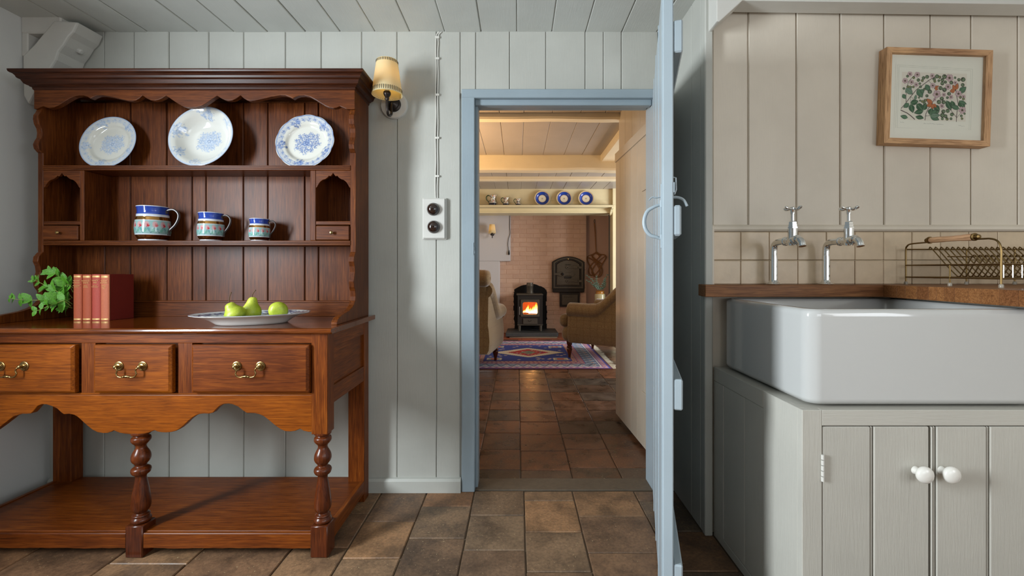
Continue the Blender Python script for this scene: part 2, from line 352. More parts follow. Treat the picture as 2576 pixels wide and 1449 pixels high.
# ---------------------------------------------------------------- tiny painter for printed and glazed patterns
class Canvas:
    def __init__(s, w, h, col): s.w = w; s.h = h; s.a = np.zeros((h, w, 4)); s.a[:, :] = col
    def _reg(s, x, y, r):
        x0 = max(0, int(x-r-2)); x1 = min(s.w, int(x+r+3)); y0 = max(0, int(y-r-2)); y1 = min(s.h, int(y+r+3))
        if x1 <= x0 or y1 <= y0: return None
        yy, xx = np.mgrid[y0:y1, x0:x1]; return x0, x1, y0, y1, xx-x, yy-y
    def blend(s, reg, m, col, al):
        x0, x1, y0, y1 = reg[:4]; m = (np.clip(m, 0, 1)*al)[..., None]; s.a[y0:y1, x0:x1] = s.a[y0:y1, x0:x1]*(1-m)+np.array(col)*m
    def ell(s, x, y, rx, ry, col, ang=0, al=1):
        g = s._reg(x, y, max(rx, ry))
        if g is None: return
        c, d = math.cos(ang), math.sin(ang); u = g[4]*c+g[5]*d; v = -g[4]*d+g[5]*c
        q = np.sqrt((u/rx)**2+(v/ry)**2); s.blend(g, (1-q)*min(rx, ry)+0.5, col, al)
    def ring(s, x, y, r0, r1, col, al=1):
        g = s._reg(x, y, r1)
        if g is None: return
        q = np.hypot(g[4], g[5]); s.blend(g, np.minimum(q-r0, r1-q)+0.5, col, al)
    def leaf(s, x, y, L, wd, ang, col, al=1, vein=None):
        g = s._reg(x+math.cos(ang)*L/2, y+math.sin(ang)*L/2, L*0.6)
        if g is None: return
        gx = g[4]+math.cos(ang)*L/2; gy = g[5]+math.sin(ang)*L/2; c, d = math.cos(ang), math.sin(ang)
        u = (gx*c+gy*d)/L; v = -gx*d+gy*c; half = wd*np.clip(np.sin(np.clip(u, 0, 1)*math.pi), 0, 1)**0.8*(1.15-0.5*u)
        s.blend(g, np.where((u > 0) & (u < 1), half-np.abs(v)+0.4, 0), col, al)
        if vein is not None: s.line([(x, y), (x+c*L*0.9, y+d*L*0.9)], max(0.5, wd*0.12), vein)
    def line(s, pts, w, col, al=1):
        for (x0, y0), (x1, y1) in zip(pts[:-1], pts[1:]):
            n = max(1, int(math.hypot(x1-x0, y1-y0)/max(0.5, w*0.6)))
            for k in range(n+1): s.ell(x0+(x1-x0)*k/n, y0+(y1-y0)*k/n, w, w, col, 0, al)
    def rect(s, x0, y0, x1, y1, col, al=1):
        x0, x1, y0, y1 = int(round(max(0, x0))), int(round(min(s.w, x1))), int(round(max(0, y0))), int(round(min(s.h, y1)))
        if x1 > x0 and y1 > y0: s.a[y0:y1, x0:x1] = s.a[y0:y1, x0:x1]*(1-al)+np.array(col)*al
    def sample(s, u, v):
        x = np.clip(u*(s.w-1), 0, s.w-1.001); y = np.clip(v*(s.h-1), 0, s.h-1.001); xi = x.astype(int); yi = y.astype(int); fx = (x-xi)[:, None]; fy = (y-yi)[:, None]
        a = s.a; return (a[yi, xi]*(1-fx)+a[yi, xi+1]*fx)*(1-fy)+(a[yi+1, xi]*(1-fx)+a[yi+1, xi+1]*fx)*fy
def set_col(me, cols):
    at = me.color_attributes.new('Col', 'FLOAT_COLOR', 'POINT'); at.data.foreach_set('color', np.asarray(cols, dtype=np.float32).ravel())
def rose(c, x, y, r, tones, rng):
    dk, md, lt = tones
    for k in range(6):
        a = k*math.pi/3+rng.random(); c.ell(x+math.cos(a)*r*0.55, y+math.sin(a)*r*0.55, r*0.48, r*0.4, md, a); c.ell(x+math.cos(a)*r*0.62, y+math.sin(a)*r*0.62, r*0.28, r*0.22, lt, a, 0.55)
    c.ring(x, y, r*0.25, r*0.4, dk, 0.9); c.ell(x, y, r*0.2, r*0.2, lt); c.ell(x, y, r*0.1, r*0.1, dk)
def spray(c, x, y, r, tones, rng, n=7):
    dk, md, lt = tones
    for k in range(n*3):
        a = rng.random()*6.28; d = r*(0.25+0.75*rng.random()); c.leaf(x+math.cos(a)*d*0.8, y+math.sin(a)*d*0.8, r*0.34, r*0.11, rng.random()*6.28, rng.choice((dk, md, md)), 0.9)
    for k in range(n):
        a = 6.28*k/n+rng.random()*0.5; d = r*rng.uniform(0.45, 0.85); rose(c, x+math.cos(a)*d, y+math.sin(a)*d, r*rng.uniform(0.16, 0.25), tones, rng)
    rose(c, x+r*0.1, y+r*0.08, r*0.34, tones, rng)
    for k in range(n*4):
        a = rng.random()*6.28; d = r*rng.uniform(0.8, 1.08); c.ell(x+math.cos(a)*d, y+math.sin(a)*d, r*0.035, r*0.035, dk, 0, 0.8)
# ---------------------------------------------------------------- the setting: kitchen
YB, XL, XR, CZ = 2.16, -2.29, 0.765, 2.2475
YA = 1.82                                              # back wall of the sink alcove
rng = random.Random(3)
_tc = {}
def tile_piece(w, d, h, b=0.003):
    k = (round(w, 3), round(d, 3), rng.randrange(3))
    if k not in _tc:
        bm = bmesh.new(); bmesh.ops.create_cube(bm, size=1)
        for v in bm.verts: v.co = Vector((v.co.x*w, v.co.y*d, (v.co.z-0.5)*h)) + Vector((rng.uniform(-1, 1)*0.0012, rng.uniform(-1, 1)*0.0012, 0))
        bmesh.ops.bevel(bm, geom=bm.edges[:], offset=b, segments=1, affect='EDGES')
        me = bpy.data.meshes.new('tile'); bm.to_mesh(me); bm.free(); _tc[k] = me
    return _tc[k]
def put(name, me, loc, parent, mat, rot=(0, 0, 0)):
    if not me.materials: me.materials.append(mat)
    o = bpy.data.objects.new(name, me); C.objects.link(o); o.parent = parent; o.location = Vector(loc)-base_of(parent); o.rotation_euler = rot; return o
floor = box('floor', XL-0.1, 2.65, -1.95, 2.30, -0.06, -0.006, M['grout']); tag(floor, kind='structure')
cols = [(-2.34, -2.1, 0), (-2.1, -1.86, .1), (-1.86, -1.51, .17), (-1.51, -1.217, .05), (-1.217, -.876, .12), (-.876, -.66, .2), (-.66, -.44, .02), (-.44, -.2106, .14),
        (-.2106, .031, None), (.031, .268, None), (.268, .567, None), (.567, .80, .09)]
known = {-.2106: [2.16, 1.944, 1.704, 1.46, 1.22, .98, .74], .031: [2.16, 2.07, 1.822, 1.58, 1.34, 1.10, .86], .268: [2.16, 1.938, 1.686, 1.44, 1.2, .96, .72]}
for x0, x1, off in cols:
    ys = known.get(x0) or [2.16]+[2.16-off-0.243*k for k in range(0 if off > 0.03 else 1, 7)]
    for a, b_ in zip(ys[:-1], ys[1:]):
        me = tile_piece(x1-x0-0.005, a-b_-0.005, 0.02)
        put('tile', me, ((x0+x1)/2, (a+b_)/2, rng.uniform(-0.0015, 0.0015)), floor, M['quarry'], (rng.uniform(-.003, .003), rng.uniform(-.003, .003), 0))
x0 = .80
while x0 < 2.42:
    y_ = 1.235-rng.uniform(0, .1)
    while y_ > .72:
        put('tile', tile_piece(.238, .238, .02), (x0+.12, y_-.12, rng.uniform(-0.0015, 0.0015)), floor, M['quarry']); y_ -= .243
    x0 += .243
# the rest of the floor, behind the camera and under the units: plain slabs of tile
MB().box(XL, 2.6, -1.85, 0.70, -0.006, -0.001).build('paving', M['quarry'], floor)
th = box('threshold', -0.21, 0.665, 2.165, 2.285, -0.006, 0.004, plain('worn_threshold_stone', S(88, 76, 62), 0.55, bs=0.4, bscale=40, var=0.15), floor, bevel=0.004)

wall_back = MB().box(XL-.05, -0.215, YB+.006, YB+.12, 0, 2.4).box(-0.215, .66, YB+.006, YB+.12, 1.93, 2.4).box(.70, 0.9, YB+.006, YB+.12, 0, 2.4).build('wall_back', M['wall']); tag(wall_back, kind='structure')
s = F/YB
jp = [95, 175, 262, 337, 425, 525, 613, 718, 808, 910, 999, 1098, 1158]
def plank_v(name, x0, x1, y0, y1, z0, z1, mat, parent, gap=0.0025, b=0.003):
    return MB().bbox(x0+gap/2, x1-gap/2, y0, y1, z0, z1, b).build(name, mat, parent)
for a, b_ in zip(jp[:-1], jp[1:]): plank_v('plank', X(a, YB), X(b_, YB), YB-rng.uniform(0, .003), YB+.02, 0, CZ+.01, M['wall'], wall_back)
for a, b_ in zip([1158, 1197, 1282, 1373, 1472, 1518, 1563, 1655, 1712], [1197, 1282, 1373, 1472, 1518, 1563, 1655, 1712]):
    plank_v('plank', X(a, YB), X(b_, YB), YB-rng.uniform(0, .003), YB+.02, 1.945, CZ+.01, M['wall'], wall_back)
plank_v('plank', .70, .79, YB, YB+.02, 0, 1.945, M['wall'], wall_back)
# ceiling boards run away from the camera
ceiling = box('ceiling', XL-.1, 2.7, -1.95, YB+.12, CZ+.006, CZ+.12, M['ceil']); tag(ceiling, kind='structure')
cj = [115, 215, 295, 372, 498, 590, 674, 769, 856, 944, 1031, 1119, 1210, 1300, 1388, 1473, 1564, 1652, 1735, 1822, 1912, 2000, 2090, 2180, 2270, 2360, 2450, 2540, 2640]
for a, b_ in zip(cj[:-1], cj[1:]):
    z = CZ-rng.uniform(0, .003); MB().bbox(X(a, YB)+.002, X(b_, YB)-.002, -1.85, YB+.02, z, z+.02, .003).build('plank', M['ceil'], ceiling)
# left plaster wall with the window that lights the room
wl = MB()
wl.box(XL-.12, XL, -1.95, .03, 0, 2.4).box(XL-.12, XL, .63, YB+.12, 0, 2.4).box(XL-.12, XL, .03, .63, 0, .82).box(XL-.12, XL, .03, .63, 2.02, 2.4)
wall_left = wl.build('wall_left', M['plaster']); tag(wall_left, kind='structure')
w1 = MB(); x = XL-.03
for y0, y1, z0, z1 in ((.03, .08, .82, 2.02), (.58, .63, .82, 2.02), (.08, .58, .82, .87), (.08, .58, 1.97, 2.02)): w1.box(x-.03, x, y0, y1, z0, z1)
window_1 = w1.build('window_1', M['trimw']); tag(window_1, kind='structure')
# wall behind the camera
wb = MB(); wb.box(XL-.1, .5, -1.95, -1.85, 0, 2.4).box(2.1, 2.7, -1.95, -1.85, 0, 2.4).box(.5, 2.1, -1.95, -1.85, 0, .9).box(.5, 2.1, -1.95, -1.85, 2.0, 2.4)
tag(wb.build('wall_front', M['plaster']), kind='structure')
wr = MB().box(2.45, 2.6, -1.95, -1.22, 0, 2.4).box(2.45, 2.6, -.28, 2.3, 0, 2.4).box(2.45, 2.6, -1.22, -.28, 0, .88).box(2.45, 2.6, -1.22, -.28, 2.02, 2.4)  # wall opening added to hold the unseen right-hand fill light
tag(wr.build('wall_right', M['alcove']), kind='structure')
# boarded return wall behind the open door, and the alcove behind the sink
wall_return = box('wall_side', XR+.02, XR+.06, YA+.02, YB+.12, 0, 2.4, M['wall']); tag(wall_return, kind='structure')
for y0, y1 in ((YA-.005, 1.845), (1.845, 1.94), (1.94, 2.16)): MB().bbox(XR, XR+.02, y0+.002, y1-.002, 0, CZ+.01, .002).build('plank', M['wall'], wall_return)
wall_alcove = box('wall_alcove', XR+.02, 2.6, YA+.007, YA+.08, 0, 2.4, M['alcove']); tag(wall_alcove, kind='structure')
aj = [1792, 1882, 2003, 2113, 2223, 2340, 2443, 2560, 2680, 2790]
for a, b_ in zip(aj[:-1], aj[1:]): plank_v('plank', X(a, YA), X(b_, YA), YA-rng.uniform(0, .003), YA+.02, 1.24, CZ+.01, M['alcove'], wall_alcove, .005)
MB().box(.80, 2.45, YA+.001, YA+.02, 0, 1.03).build('lower_panel', M['alcove'], wall_alcove)
trim_1 = MB().bbox(XR-.004, XR+.028, YA-.03, YA, 0, 2.26, .004).build('trim_1', M['wall']); tag(trim_1, kind='structure')
# moulding over the tiles
mo = MB(); prof = [(YA, 1.238), (YA-.016, 1.240), (YA-.022, 1.247), (YA-.018, 1.258), (YA-.008, 1.266), (YA, 1.268)]
mo.prism(prof, 'x', .80, 2.45); tag(mo.build('trim_2', M['alcove']), kind='structure')
tag(MB().bbox(.779, .802, YA-.024, YA, .99, 1.262, .003).build('trim_3', M['alcove']), kind='structure')
tj = [1789]+[1859+71.3*k for k in range(12)]
sp = box('splashback', .80, 2.44, YA-.006, YA+.001, 1.024, 1.24, plain('tile_grout', S(196, 178, 150), 0.8), wall_alcove)
for r, (z0, z1) in enumerate(((1.023, 1.120), (1.1225, 1.237))):
    for a, b_ in zip(tj[:-1], tj[1:]):
        xa, xb = X(a, YA), X(b_, YA); dx = 0.0008
        m_ = MB().bbox(xa+dx+.0004*rng.random(), xb-dx, YA-.014-rng.uniform(0, .0015), YA-.006, z0+dx*.6, z1-dx*.6, .0022, M=None)
        m_.build('tile', M['tile'], wall_alcove)
# fascia beam with a curved bracket across the alcove
bm_ = MB(); bm_.prism([(X(1860, 1.74), Z(9, 1.74)), (2.45, Z(22, 1.74)), (2.45, 2.26), (X(1860, 1.74), 2.26)], 'y', 1.72, 1.80)
fas = bm_.build('trim_4', M['trimw'], bevel=.003); tag(fas, kind='structure')
br = MB(); br.prism([(X(1796, 1.74), Z(62, 1.74)), (X(1803, 1.74), Z(63, 1.74)), (X(1862, 1.74), Z(9, 1.74)), (X(1862, 1.74), 2.26), (X(1796, 1.74), 2.26)], 'y', 1.715, 1.80)
br.build('bracket', M['trimw'], fas, bevel=.003)
# skirting
ba = MB(); ba.prism([(YB, 0), (YB-.022, 0), (YB-.022, .055), (YB-.014, .066), (YB, .068)], 'x', -2.28, -.276); tag(ba.build('baseboard_back', M['wall']), kind='structure')
# blue door frame
fr = empty('trim_5', (0.22, 2.2, 0), kind='structure')
x0, x1 = X(1161, YB-.012), X(1194, YB-.012)
MB().bbox(x0, x1, YB-.014, YB+.12, 0, 1.958, .003).build('jamb', M['blue'], fr)
MB().bbox(x1, x1+.012, YB+.03, YB+.12, 0, 1.925, .002).build('door_stop', M['blue'], fr)
MB().bbox(x0, .735, YB-.016, YB+.02, 1.919, 1.962, .003).build('head', M['blue_h'], fr)
MB().bbox(x1, .66, YB+.012, YB+.05, 1.893, 1.925, .003).bbox(x1, .66, YB+.05, YB+.12, 1.905, 1.93, .002).build('head_stop', M['blue_h'], fr)
MB().bbox(.662, .735, YB-.014, YB+.12, 0, 1.925, .003).build('jamb', M['blue'], fr)
kp = MB()
for zz in (1.165, 1.20): kp.bbox(x1-.004, x1+.002, YB-.018, YB-.008, zz-.004, zz+.012, .001)
kp.tube([(x1-.006, YB-.018, 1.155), (x1-.006, YB-.022, 1.215)], .003, 6); kp.build('latch_keeper', M['blue'], fr)
# boarded-in knee brace high in the left corner
Yk = 2.03
bk = MB(); P_ = lambda pts: [(X(a, Yk), Z(b_, Yk)) for a, b_ in pts]
bk.prism(P_([(136, 50), (196, 55), (184, 80), (172, 92), (160, 112), (146, 130), (140, 150), (126, 172), (118, 196), (98, 216), (82, 238), (70, 262), (58, 240), (56, 140), (85, 112), (108, 84)]), 'y', Yk, YB-.002)
brace = bk.build('brace', M['trimw'], wall_back, bevel=.007)
MB().bbox(XL, X(150, Yk), Yk+.004, YB, Z(82, Yk), CZ+.01, .005).bbox(XL, X(66, Yk), Yk+.006, YB, Z(140, Yk), Z(80, Yk), .004).build('tie_beam', M['trimw'], wall_back)
MB().lathe([(.014, 0), (.013, .012), (.009, .016), (0, .017)], 8, T(X(199, 2.10), 2.10, Z(128, 2.10))@Ry(math.radians(118)), sm=False).build('peg', M['trimw'], wall_back)

# ---------------------------------------------------------------- door_1: pale blue ledged door standing open towards the camera
H0 = Vector((.657, 2.147, 0)); F0 = Vector((X(1667, 1.29), 1.29, 0)); dv = (F0-H0); DL = dv.length; dv.normalize()
ang = math.atan2(dv.y, dv.x)
LOCAL[0] = True
door = empty('door_1', tuple(H0), kind='structure'); door.rotation_euler = (0, 0, ang)
# local frame: x along the leaf, +y = the right-hand face side (towards the sink), z up
pw = [0, .21, .43, .65, DL]
for a, b_ in zip(pw[:-1], pw[1:]):
    q = MB(); q.bbox(a+.0008, b_-.0008, 0, .030, .012, 1.93, .003); q.bbox(b_-.016, b_-.008, -.0025, .002, .013, 1.929, .001)
    q.build('plank', M['door_blue'], door)
for z0, z1 in ((1.715, 1.81), (.672, .762), (.135, .222)):
    MB().bbox(.02, DL-.004, .030, .056, z0, z1, .004).build('ledge', M['door_blue'], door)
def Lz(py): return Z(py, 1.31)
xe = DL-.045
MB().bbox(DL-.16, DL-.002, .030, .052, Lz(595), Lz(519), .005).build('latch_block', M['door_blue'], door)
h = MB(); zs = lambda py: Lz(py)
pts = spline([(xe, -.004, zs(512)), (xe, -.022, zs(517)), (xe, -.042, zs(528)), (xe, -.051, zs(550)), (xe, -.048, zs(572)), (xe, -.034, zs(589)), (xe, -.014, zs(595)), (xe, -.003, zs(600))], 5)
h.tube(pts, [.0042+.0022*math.sin(math.pi*i/(len(pts)-1)) for i in range(len(pts))], 10)
h.build('pull_handle', M['door_blue'], door)
h = MB(); h.bbox(xe-.012, xe+.012, -.004, 0, zs(520), zs(460), .0015).bbox(xe-.010, xe+.010, -.004, 0, zs(624), zs(588), .0015); h.bbox(xe-.007, xe+.007, -.006, 0, zs(600), zs(500), .002); h.build('back_plate', M['door_blue'], door)
h = MB(); h.tube(spline([(xe, -.002, zs(492)), (xe, -.016, zs(494)), (xe, -.028, zs(492)), (xe, -.038, zs(500))], 5), [.0035]*5+[.0045]*6+[.004]*3+[.0025]*2, 8, flat=.5); h.build('thumb_latch', M['door_blue'], door)
h = MB(); h.tube(spline([(DL-.03, .026, zs(496)), (DL-.03, .044, zs(497)), (DL-.03, .060, zs(504)), (DL-.03, .070, zs(520))], 5), .0042, 8); h.build('lift_lever', M['door_blue'], door)
h = MB(); h.tube([(DL-.01, .028, zs(449)), (DL-.01, .037, zs(451)), (DL-.01, .038, zs(480)), (DL-.01, .033, zs(492))], .0024, 8); h.bbox(DL-.02, DL-.003, .028, .034, zs(488), zs(462), .001); h.build('latch_staple', M['door_blue'], door)
LOCAL[0] = False

# ---------------------------------------------------------------- the far room
FZ, YF, YM = 2.30, 7.60, 6.62
floor2 = box('floor', -1.8, 3.5, 2.285, 7.9, -.06, -.006, M['grout']); tag(floor2, kind='structure')
fc = [-1.18, -.94, -.70, -.46, -.219, .017, .288, .544, .864, 1.12, 1.37, 1.62, 1.87]
kn = {.017: [2.285, 2.383, 2.635, 2.896, 3.146, 3.386, 3.65, 3.91], -.219: [2.285, 2.39, 2.66, 2.93, 3.17, 3.42, 3.66, 3.9]}
for a, b_ in zip(fc[:-1], fc[1:]):
    ys = list(kn.get(a) or [2.285, 2.285+rng.uniform(.08, .24)])
    while ys[-1] < 6.7: ys.append(ys[-1]+.249)
    for c_, d_ in zip(ys[:-1], ys[1:]):
        if a > .60 and d_ < 3.0: continue
        put('tile', tile_piece(b_-a-.005, round(d_-c_, 3)-.005, .02), ((a+b_)/2, (c_+d_)/2, rng.uniform(-.001, .001)), floor2, M['quarry_far'], (rng.uniform(-.003, .003), rng.uniform(-.003, .003), 0))
_tc.clear()
x = -.75
while x < 1.5:
    put('tile', tile_piece(.268, .235, .02), (x+.135, 6.915, 0), floor2, M['quarry_red']); x += .272
for xa in (-1.8, 1.9): MB().box(xa if xa < 0 else 1.87, -1.18 if xa < 0 else 3.5, 2.29, 7.9, -.006, -.001).build('paving', M['quarry_far'], floor2)
MB().box(-1.18, 3.5, 7.04, 7.9, -.006, -.0012).build('paving', M['quarry_red'], floor2)
# walls round the far room
wf = MB(); wf.box(-1.9, -1.75, 2.28, 7.9, 0, 2.5); tag(wf.build('wall_far_left', M['lav']), kind='structure')
wf = MB(); wf.box(3.4, 3.5, 2.28, 4.4, 0, 2.5).box(3.4, 3.5, 6.2, 7.9, 0, 2.5).box(3.4, 3.5, 4.4, 6.2, 0, .6).box(3.4, 3.5, 4.4, 6.2, 2.0, 2.5); tag(wf.build('wall_far_right', M['lav']), kind='structure')
tag(box('wall_far_front', -1.9, -.215, 2.285, 2.30, 0, 2.5, M['lav']), kind='structure')
wp = box('wall_partition', .815, .87, 2.285, 3.46, 0, 2.5, M['creamdoor']); tag(wp, kind='structure')
yy = 2.285
for w_ in (.19, .20, .19, .20, .20, .20):
    MB().bbox(.795, .815, yy+.001, min(yy+w_, 3.46)-.001, 0, FZ+.01, .002).build('plank', M['creamdoor'], wp); yy += w_
tag(box('wall_far_return', .87, 3.5, 2.285, 2.40, 0, 2.5, M['lav']), kind='structure')
# far ceiling, boards and beams
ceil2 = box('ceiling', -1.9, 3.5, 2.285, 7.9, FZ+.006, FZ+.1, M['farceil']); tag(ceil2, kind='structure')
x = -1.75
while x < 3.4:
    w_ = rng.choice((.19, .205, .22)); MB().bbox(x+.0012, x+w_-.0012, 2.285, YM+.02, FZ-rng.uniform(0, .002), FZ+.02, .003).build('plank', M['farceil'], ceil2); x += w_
def wavy_beam(x0, x1, y0, y1, z0, z1, amp, mat, name='beam', seed=0):
    n = 30; v = []; f = []
    for i in range(n+1):
        x = x0+(x1-x0)*i/n; a = amp*noise.noise((x*2.2, seed, 0)); b_ = amp*noise.noise((x*2.2, seed+9, 3)); c_ = min(.018, (z1-z0)*.25)
        ring = [(y0+b_, z1), (y0+b_, z0+c_+a), (y0+c_+b_, z0+a), (y1-c_, z0+a), (y1, z0+c_+a), (y1, z1)]
        v += [(x, p, q) for p, q in ring]
    for i in range(n):
        for k in range(5): f.append((i*6+k, i*6+k+1, (i+1)*6+k+1, (i+1)*6+k))
    f += [tuple(range(6)), tuple(reversed(range(n*6, n*6+6)))]
    o = MB().add(v, f, sm=False).build(name, mat, ceil2); return o
def zc(py, Y): return Z(py, Y)
wavy_beam(-1.75, .85, 3.42, 3.52, zc(298, 3.42), FZ+.01, .008, M['beam'], seed=1)
wavy_beam(-1.75, 3.4, 4.67, 4.84, zc(427, 4.67), FZ+.01, .014, M['beam'], seed=2)
wavy_beam(-1.75, 3.4, 5.74, 5.84, zc(454, 5.74), FZ+.01, .004, M['beam'], seed=3)
b2 = MB().bbox(X(1519, 4.6)-.02, X(1519, 4.6)+.13, 3.52, 4.68, zc(402, 4.6), FZ+.01, .01); b2.build('beam', M['beam_y'], ceil2)
# mantel beam and its shelf over the inglenook
MX0, MX1 = -1.75, X(1541, YM)
up = MB().bbox(MX0, MX1, YM, YM+.10, Z(521, YM), FZ+.01, .003); upo = up.build('wall_mantel', M['cream']); tag(upo, kind='structure')
MB().bbox(MX0, MX1-.01, YM-.012, YM+.3, Z(536, YM-.012), Z(521, YM), .004).build('fascia', M['cream'], upo)
MB().bbox(MX0, MX1-.03, YM-.016, YM, Z(532, YM-.012)-.004, Z(532, YM-.012)+.004, .002).build('bead', M['cream'], upo)
sh = MB().bbox(MX0, MX1-.005, YM-.17, YM, Z(521, YM-.16), Z(515.5, YM-.16), .004); sh.build('shelf', M['cream'], upo)
MB().box(MX0, MX1, YM-.004, YM, Z(505, YM), Z(504, YM)).build('board_edge', M['cream'], upo)
cb = [(YM-.16, Z(521, YM-.16)), (YM, Z(521, YM-.16)), (YM, Z(521, YM-.16)-.11), (YM-.03, Z(521, YM-.16)-.10), (YM-.05, Z(521, YM-.16)-.06), (YM-.09, Z(521, YM-.16)-.03), (YM-.15, Z(521, YM-.16)-.018)]
MB().prism(cb, 'x', MX1-.045, MX1-.015).build('corbel', M['cream'], upo)
MB().bbox(MX1-.012, MX1+.055, YM-.05, YM+.12, 0, FZ+.01, .006).build('post', M['cream'], upo)
# chimney wall of painted brick
BX0, BX1 = X(1256, YF), X(1475, YF)
wall_h = box('wall_hearth', BX0-.35, BX1, YF-.002, YF+.2, 0, 2.35, M['brick']); tag(wall_h, kind='structure')
stove_hole = (X(1294, YF), X(1373, YF), 0, Z(731, YF)); oven_hole = (X(1389, YF), X(1469, YF), Z(733, YF), Z(655, YF)); ash_hole = (X(1408, YF), X(1459, YF), Z(771, YF), Z(730, YF))
holes = [stove_hole, oven_hole, ash_hole]
z = 0.0; row = 0; nb = 0
while z < 2.05:
    hgt = .078; x = BX0-(.115 if row % 2 else 0)-.0
    zb = z
    while x < BX1-.01:
        L = .232; a, b_ = max(x, BX0), min(x+L, BX1)
        segs = [(a, b_)]
        for hx0, hx1, hz0, hz1 in holes:
            if zb+hgt*.6 > hz0 and zb+hgt*.4 < hz1:
                ns = []
                for p, q in segs:
                    if q <= hx0 or p >= hx1: ns.append((p, q))
                    else:
                        if p < hx0-.02: ns.append((p, hx0+rng.uniform(-.015, .02)))
                        if q > hx1+.02: ns.append((hx1+rng.uniform(-.02, .015), q))
                segs = ns
        for p, q in segs:
            if q-p > .02 and nb < 300:
                yo = rng.uniform(0, .003)
                MB().bbox(p+.0015, q-.0015, YF-.0085+yo, YF+.02, zb+.0015, zb+hgt-.0015, .0045, M=T(0, 0, 0)).build('brick', M['brick'], wall_h); nb += 1
        x += L
    z += hgt; row += 1
# recess lining behind the stove
MB().box(stove_hole[0]-.02, stove_hole[1]+.02, YF-.0035, YF+.0, 0, stove_hole[3]+.02).build('soot_lining', M['soot'], wall_h)
# arch of soot over the stove
ac = MB(); cx_ = (stove_hole[0]+stove_hole[1])/2; hw = (stove_hole[1]-stove_hole[0])/2
zA = Z(727, YF); pts = [(cx_-hw-.004, .1)]
for k in range(15):
    t = -1+2*k/14; pts.append((cx_+t*(hw+.004)+rng.uniform(-.006, .006), zA+.085*(1-t*t)+rng.uniform(-.008, .008)))
pts.append((cx_+hw+.004, .1)); 
for k in range(1, 14): pts.append((cx_+hw+rng.uniform(-.012, .02)*(1 if k % 3 else 2), .1+0))
pts = pts[:17]
right = [(cx_+hw+rng.uniform(-.015, .03), zA-(zA-.08)*k/12) for k in range(1, 12)]; left = [(cx_-hw-rng.uniform(-.015, .02), .08+(zA-.08)*k/12) for k in range(1, 12)]
poly = pts[1:16]+right+[(cx_+hw, .06), (cx_-hw, .06)]+left
ac.prism(poly, 'y', YF-.013, YF+.012); ac.build('scorched_opening', M['soot'], wall_h)
# white plaster beside the brick, stepped
wall_hl = MB().box(-1.75, X(1284, YF-.12), YF-.12, YF+.2, Z(657, YF-.12), 2.35).box(-1.75, X(1257, YF-.12), YF-.12, YF+.2, 0, Z(657, YF-.12)).build('wall_chimney', M['lav'], bevel=.01); tag(wall_hl, kind='structure')
# pink plaster recess right of the brick and the grey-blue side of the inglenook
tag(box('wall_recess', BX1-.01, 1.75, YF+.14, YF+.3, 0, 2.35, plain('pink_plaster', S(205, 168, 148), 0.65, bs=0.3, bscale=10)), kind='structure')
tag(box('wall_inglenook', X(1532, YF+.1), X(1532, YF+.1)+.2, YM+.1, YF+.3, 0, 2.35, M['farblue']), kind='structure')
# cream plank door folded back in the passage
d2 = empty('door_2', (.77, 2.34, 0), kind='structure')
A = Vector((X(1640, 2.49)-.004, 2.47, 0)); B = Vector((X(1549, 3.24), 3.24, 0)); A = A+(A-B)*0.17
dd = (B-A); L2 = dd.length; dd.normalize(); a2 = math.atan2(dd.y, dd.x); d2.location = A; d2.rotation_euler = (0, 0, a2)
LOCAL[0] = True
ws = [0, .13, .26, .40, .53, .66, .79, L2]
for a, b_ in zip(ws[:-1], ws[1:]): MB().bbox(a+.0008, b_-.0008, -.030, 0, .03, 1.935, .0015).build('plank', M['creamdoor'], d2)
MB().bbox(.0, .30, -.001, .008, .10, .36, .002).build('patch_board', M['creamdoor'], d2)
MB().bbox(.0, L2, -.001, .007, 1.87, 1.935, .002).build('ledge', M['creamdoor'], d2)
MB().bbox(.0, .30, -.001, .007, 1.55, 1.83, .002).build('upper_board', M['creamdoor'], d2)
LOCAL[0] = False
# ---------------------------------------------------------------- the oak dresser
YD = 1.658; sD = F/YD; DXR, DXL = -.714, -2.166; DC = -1.44; YR = 2.115
dres = empty('dresser', (DC, 1.9, 0), 'dark oak dresser with open plate rack, drawers and turned legs on a potboard', 'dresser')
def ax(px): return (px-CX)/sD                     # x on the dresser's front plane
def az(py): return H-(py-CY)/sD
zt, zu = .864, .843
# top board
t = MB(); prof = [(YD-.022, zu+.004), (YD-.026, zu+.010), (YD-.024, zt-.003), (YD-.018, zt), (YR+.025, zt), (YR+.025, zu), (YD-.016, zu)]
t.prism(prof, 'x', DXL-.026, DXR+.024); t.build('table_top', M['oak_top'], dres, bevel=.002)
